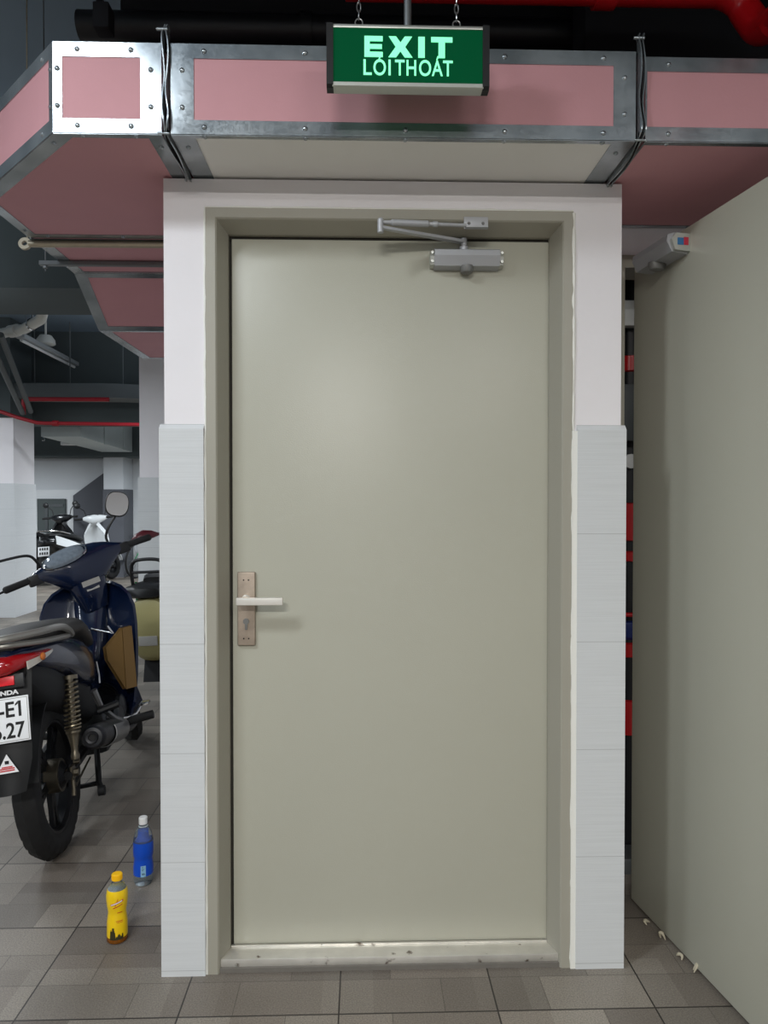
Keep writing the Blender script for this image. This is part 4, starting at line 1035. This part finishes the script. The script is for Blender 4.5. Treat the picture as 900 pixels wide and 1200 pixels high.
# mirrors
for sg in (-1, 1):
    base = (0.03,sg*.165,.045)
    if sg < 0: pts = [HB(*base), HB(.03,-.163,.09), HB(.02,-.185,.13), HB(.01,-.235,.175)]
    else: pts = [HB(*base), HB(.02,.175,.10), HB(.01,.205,.135), HB(.0,.30,.15), HB(-.01,.38,.155)]
    s = S(); s.tube(smooth_path(pts), .0065, 8); s.lathe([(.0001,0),(.016,0),(.012,.03),(.0001,.03)], 12, T(*HB(base[0],base[1],base[2]-.02))); s.xf(ST); st_ = s.obj('mirror_stem', 'black', bike)
    ctr = HB(.0,-.262,.228) if sg < 0 else HB(-.01,.43,.18)
    MM = T(*ctr) @ RY(7) @ RZ(-4 if sg < 0 else 10) @ RX(28*(1 if sg < 0 else -1))
    s = S(); s.rings([[MM @ Vector((x, v.y, v.z)) for v in se(0,0,.055*k,.062*k,28,2.6,plane='yz',x=0)] for x, k in ((-.010,.97),(-.012,1.0),(-.004,1.04),(.012,.9),(.024,.5))]); s.xf(ST); mh = s.obj('mirror_housing', 'black', bike, smooth=50)
    s = S(); s.rings([[MM @ Vector((x, v.y, v.z)) for v in se(0,0,.052*k,.059*k,28,2.6,plane='yz',x=0)] for x, k in ((-.0135,1),(-.0105,1))]); s.xf(ST); s.obj('mirror_glass', 'mirror', mh, smooth=30)

# ---- simpler scooters further back
def scooter(label, loc, rz, lean, body, seatm, group=None, tail=None, plate=True, rack=False, box=False, name='scooter', steer=0):
    r = thing(name, label, 'scooter', loc, (R(lean),0,R(rz)), group)
    Rr = .235
    for nm, x in (('rear_wheel',0), ('front_wheel',1.22)):
        m_ = T(x,0,Rr); w = alloy_wheel(nm, r, Rr, .095, m_); tyre(w, Rr, .1, m_, blocks=36)
    s = S(); secs = [(-.34,.74,.05,.03),(-.25,.70,.13,.09),(-.05,.63,.165,.14),(.2,.53,.17,.19),(.42,.46,.15,.20),(.5,.44,.10,.16)]
    s.rings([se(0,c,d,e,18,3,plane='yz',x=a) for a,c,d,e in secs]); s.obj('body_panel', tail or body, r, smooth=50)
    s = S()
    for sg in (-1,1): s.grid(lambda u,v: Vector((-.26+.70*u, sg*(.115+.062*math.sin(PI*(.15+.7*u))), .66-.20*u+(.13-.02*u)*v)), 10, 3, .012)
    s.obj('side_panel', body, r, smooth=50)
    s = S(); s.rings([se(0,c,d,e,18,2.8,plane='yz',x=a) for a,c,d,e in [(-.30,.80,.07,.02),(-.15,.80,.13,.04),(.1,.775,.14,.05),(.3,.74,.12,.045),(.46,.70,.07,.03)]]); s.obj('seat', seatm, r, smooth=50)
    S().box(.42,.95,-.17,.17,.26,.33,.03).obj('floorboard', 'dust', r)
    s = S()
    tab = [(.26,.15),(.45,.20),(.65,.23),(.78,.22),(.90,.13),(.96,.08)]
    def fn(u, v):
        k = v*(len(tab)-1); i = min(int(k), len(tab)-2); t = k-i; z = tab[i][0]*(1-t)+tab[i+1][0]*t; w = tab[i][1]*(1-t)+tab[i+1][1]*t; a = (u-.5)*2
        return Vector((1.04-.10*a*a-.12*(z-.3), w*a, z))
    s.grid(fn, 14, 14, .05); s.obj('leg_shield', body, r, smooth=50)
    s = S(); s.grid(lambda u,v: Vector((1.22+.26*math.cos(R(15+160*u)), (v-.5)*.14, Rr+(.255+.02*math.sin(PI*v))*math.sin(R(15+160*u)))), 14, 4, .008); s.obj('front_fender', body, r, smooth=50)
    q = T(.90,0,.97) @ RZ(steer) @ T(-.90,0,-.97)
    s = S(); ss = [(-.19,1.03,.03,.03),(-.1,1.02,.07,.06),(0,1.0,.10,.09),(.1,1.02,.07,.06),(.19,1.03,.03,.03)]
    s.rings([[Vector((.90+v.x, y, v.z)) for v in se(0,z,a,b,14,2.5,plane='xz')] for y,z,a,b in ss]); s.xf(q); s.obj('handlebar_cover', body, r, smooth=50)
    for sg in (-1,1):
        S().tube([(.90,sg*.18,1.03),(.86,sg*.33,1.03)], .018, 10).xf(q).obj('grip', 'rubber', r)
        S().tube([(.92,sg*.15,1.05),(.92,sg*.18,1.16),(.90,sg*.25,1.22)], .007, 8).xf(q).obj('mirror_stem', 'black', r)
        S().ball((.90,sg*.28,1.25), .05, sx=.35, sy=1.1, sz=.9).xf(q).obj('mirror', 'black', r)
    s = S(); s.grid(lambda u,v: Vector((.845+.02*v, (u-.5)*.16, 1.02+.06*v)), 6, 3, .006); s.xf(q); s.obj('instrument_panel', 'black', r)
    if not rack:
        s = S(); s.rings([se(0,c,d,e,14,2.6,plane='yz',x=a) for a,c,d,e in [(-.37,.70,.05,.03),(-.34,.70,.10,.045),(-.27,.70,.12,.04)]]); s.obj('tail_light', 'red_lens' if body == 'dark_body' else 'dark_body', r, smooth=50)
        s = S(); s.grid(lambda u,v: Vector((-.33-.05*v, (u-.5)*.20, .68-.38*v)), 4, 6, .008); s.obj('rear_fender', 'dust', r)
    else:
        s = S(); s.rings([se(0,c,d,e,20,3,plane='yz',x=a) for a,c,d,e in [(-.44,.56,.10,.10),(-.43,.52,.125,.17),(-.36,.50,.14,.205),(-.2,.50,.15,.20)]]); s.obj('tail_panel', 'beige_body', r, smooth=50)
        S().box(-.4445,-.438,-.06,.06,.405,.465,.002).obj('sticker', 'sticker', r)
        s = S(); s.grid(lambda u,v: Vector((-.30-.06*v, (u-.5)*.16, .36-.20*v)), 4, 6, .008); s.obj('rear_fender', 'dust', r)
        s = S(); s.rings([se(0,c,d,e,18,2.8,plane='yz',x=a) for a,c,d,e in [(-.44,.735,.10,.03),(-.40,.74,.165,.045),(-.2,.745,.175,.05)]]); s.obj('rear_seat_pad', 'black', r, smooth=50)
    if plate:
        s = S().box(-.006,0,-.095,.095,-.07,.07,.002,T(-.366,0,.57) @ RY(8)); lpp = s.obj('licence_plate', 'plate', r)
        s = S()
        for z in (.018,-.046):
            for k in range(4): s.box(-.0075,-.006,-.075+k*.04,-.05+k*.04,z,z+.036,0,T(-.366,0,.57) @ RY(8))
        s.obj('printed_text', 'ink', lpp, smooth=0)
    if not rack: s = S().tube(smooth_path([(.05,-.15,.80),(-.2,-.15,.85),(-.36,-.08,.87),(-.38,0,.87),(-.36,.08,.87),(-.2,.15,.85),(.05,.15,.80)]), .012, 10); s.obj('grab_rail', 'chrome', r)
    S().tube([(.02,-.13,.30),(-.28,-.16,.36)], [.05,.055], 14).obj('muffler', 'muffler', r)
    S().tube([(.5,.14,.27),(.42,.24,.0)], .011, 8).obj('side_stand', 'dust', r)
    if rack:
        s = S(); s.tube(smooth_path([(-.36,-.11,.76),(-.38,-.11,.87),(-.39,-.09,.925),(-.39,-.04,.94),(-.39,.04,.94),(-.39,.09,.925),(-.38,.11,.87),(-.36,.11,.76)]), .011, 10); s.tube([(-.378,-.11,.86),(-.378,.11,.86)], .009, 8); s.obj('seat_back_loop', 'black', r)
    if box:
        S().box(-.45,-.12,-.2,.2,.86,1.14,.04).obj('top_box', 'black', r)
    return r
scooter('white scooter with black tail parked by the far wall', (-4.50,9.02,0), 75, -5, 'white_body', 'black', 'scooters by the far wall', tail='dark_body', steer=10)
scooter('black scooter parked left of the white one before the dark doorway', (-5.22,9.45,0), 76, -4, 'dark_body', 'black', 'scooters by the far wall', plate=False)
# green and beige scooter half hidden behind the left pier
g = scooter('green and beige scooter half hidden behind the left pier', (-1.27,2.98,0), 84, -3, 'green_body', 'black', None, tail='beige_body', plate=False, rack=True)

# ---- bicycle
bc = thing('bicycle', 'dark green bicycle leaning by the far wall behind the column', 'bicycle', (-3.83,10.33,0), (R(5),0,R(70)))
BR = .31
for nm, x in (('rear_wheel',0),('front_wheel',1.0)):
    s = S(); s.ringlathe([(BR+.018*math.cos(2*PI*k/8)-.018, .018*math.sin(2*PI*k/8)) for k in range(8)], 40, T(x,0,BR) @ RX(90)); w = s.obj(nm, 'rubber', bc)
    s = S(); s.ringlathe([(BR-.04,-.01),(BR-.03,-.01),(BR-.03,.01),(BR-.04,.01)], 40, T(x,0,BR) @ RX(90)); s.lathe([(.0001,-.04),(.02,-.04),(.02,.04),(.0001,.04)], 12, T(x,0,BR) @ RX(90))
    for k in range(18): a = 2*PI*k/18; s.tube([(x+.018*math.cos(a), .02*(-1)**k, BR+.018*math.sin(a)), (x+(BR-.035)*math.cos(a+.3), 0, BR+(BR-.035)*math.sin(a+.3))], .0016, 4)
    s.obj('spokes', 'grey_metal', w)
s = S()
bb, stp, hd, ht = (.42,0,.28), (.30,0,.78), (.80,0,.72), (.77,0,.84)
for p, q in ((bb,stp),(bb,hd),(stp,ht),(hd,ht)): s.tube([p,q], .017, 10)
for y in (-.05,.05): s.tube([(0,y,BR),bb], .010, 8); s.tube([(0,y,BR),(stp[0],y*.4,stp[2]-.03)], .009, 8); s.tube([(1.0,y,BR),(.81,y*.8,.68)], .012, 8)
s.obj('frame', 'paint_green', bc)
S().tube([(.30,0,.78),(.275,0,.93)], .013, 8).obj('seat_post', 'grey_metal', bc)
s = S(); s.rings([se(0,c,d,e,12,2.4,plane='yz',x=a) for a,c,d,e in [(.13,.95,.07,.022),(.2,.945,.075,.025),(.30,.94,.035,.02),(.40,.94,.02,.014)]]); s.obj('saddle', 'black', bc)
s = S(); s.tube([(.77,0,.84),(.76,0,.92)], .014, 8); s.tube(smooth_path([(.66,-.29,.98),(.74,-.2,.97),(.77,0,.93),(.74,.2,.97),(.66,.29,.98)]), .012, 8); s.obj('handlebar', 'black', bc)
s = S(); s.lathe([(.0001,-.01),(.085,-.01),(.085,.01),(.0001,.01)], 24, T(.42,-.05,.28) @ RX(90)); s.tube([(.42,-.06,.28),(.50,-.07,.14)], .010, 8); s.box(.46,.54,-.14,-.07,.125,.145); s.tube([(.42,.06,.28),(.34,.07,.42)], .010, 8); s.obj('crank', 'grey_metal', bc)
S().tube([(.05,.06,.28),(-.02,.20,.01)], .009, 8).obj('kick_stand', 'grey_metal', bc)

# ------------------------------------------------------------------ lights
def area(name, loc, sx, sy, power, col, rot=(0,0,0)):
    l = bpy.data.lights.new(name, 'AREA'); l.shape = 'RECTANGLE'; l.size = sx; l.size_y = sy; l.energy = power; l.color = col
    o = bpy.data.objects.new(name, l); COL.objects.link(o); o.location = loc; o.rotation_euler = rot; return o
COOL = (.89,.95,1.0); WARM = (1.0,.97,.92)
def lamp_pair(name, loc, sx, sy, power, col, rz=0, up=.25):
    """paired area lamps: most of the light goes down, some spills up onto the ceiling"""
    area(name, loc, sx, sy, power, col, (0,0,R(rz)))
    area(name+'_spill', (loc[0], loc[1], loc[2]+.03), sx, sy, power*up, col, (PI,0,R(rz)))
lamp_pair('tube_key', (-1.45,-1.55,2.95), 1.2, .12, 44, COOL, 20)
lamp_pair('fill_right', (1.6,-3.4,3.0), 1.2, .12, 50, WARM)  # unseen fill lamp added behind the camera, to the right
lamp_pair('fill_behind', (-.6,-4.6,3.0), 1.2, .12, 215, WARM)  # unseen frontal fill, added to lift the door and lintel
lamp_pair('fill_left', (-4.6,-.8,2.6), .12, 1.2, 80, COOL)  # fill added off to the left, out of view
lamp_pair('fill_garage', (-5.2,4.4,2.65), 1.2, .12, 70, COOL, up=.16)  # fill added out of view to brighten the garage
lamp_pair('fill_hall', (-1.6,5.3,2.45), 1.2, .12, 34, COOL, up=.5)  # added behind the door wall to light the beams and drain pipe
lamp_pair('fill_near_column', (-2.9,2.3,2.4), .12, 1.2, 40, COOL, up=.16)  # added fill for the column behind the navy motorbike
lamp_pair('fill_far', (-2.5,9.0,2.0), .12, 1.2, 80, COOL, up=.06)  # hidden fill added to brighten the far wall
lamp_pair('fill_far_left', (-6.3,8.6,2.1), .12, 1.2, 110, COOL, up=.06)  # second unseen fill added for the far wall, from the left
lamp_pair('fill_mid', (-2.1,8.0,2.2), .12, 1.2, 55, COOL, up=.06)  # hidden lamp added to brighten the pale duct
w = bpy.data.worlds.new('World'); scene.world = w; w.use_nodes = True
w.node_tree.nodes['Background'].inputs['Color'].default_value = (.5,.55,.6,1); w.node_tree.nodes['Background'].inputs['Strength'].default_value = .02

# ------------------------------------------------------------------ camera
cam = bpy.data.cameras.new('Camera'); co = bpy.data.objects.new('Camera', cam); COL.objects.link(co)
co.location = (0,-2.0,1.307); co.rotation_euler = (R(90-.88), 0, R(-1.65))
cam.sensor_fit = 'VERTICAL'; cam.sensor_height = 36; cam.lens = 36*850/1200
cam.clip_start = .05
scene.camera = co
vs = scene.view_settings
vs.view_transform = 'Standard'; vs.look = 'None'; vs.exposure = 0.0; vs.gamma = 1; vs.use_curve_mapping = False
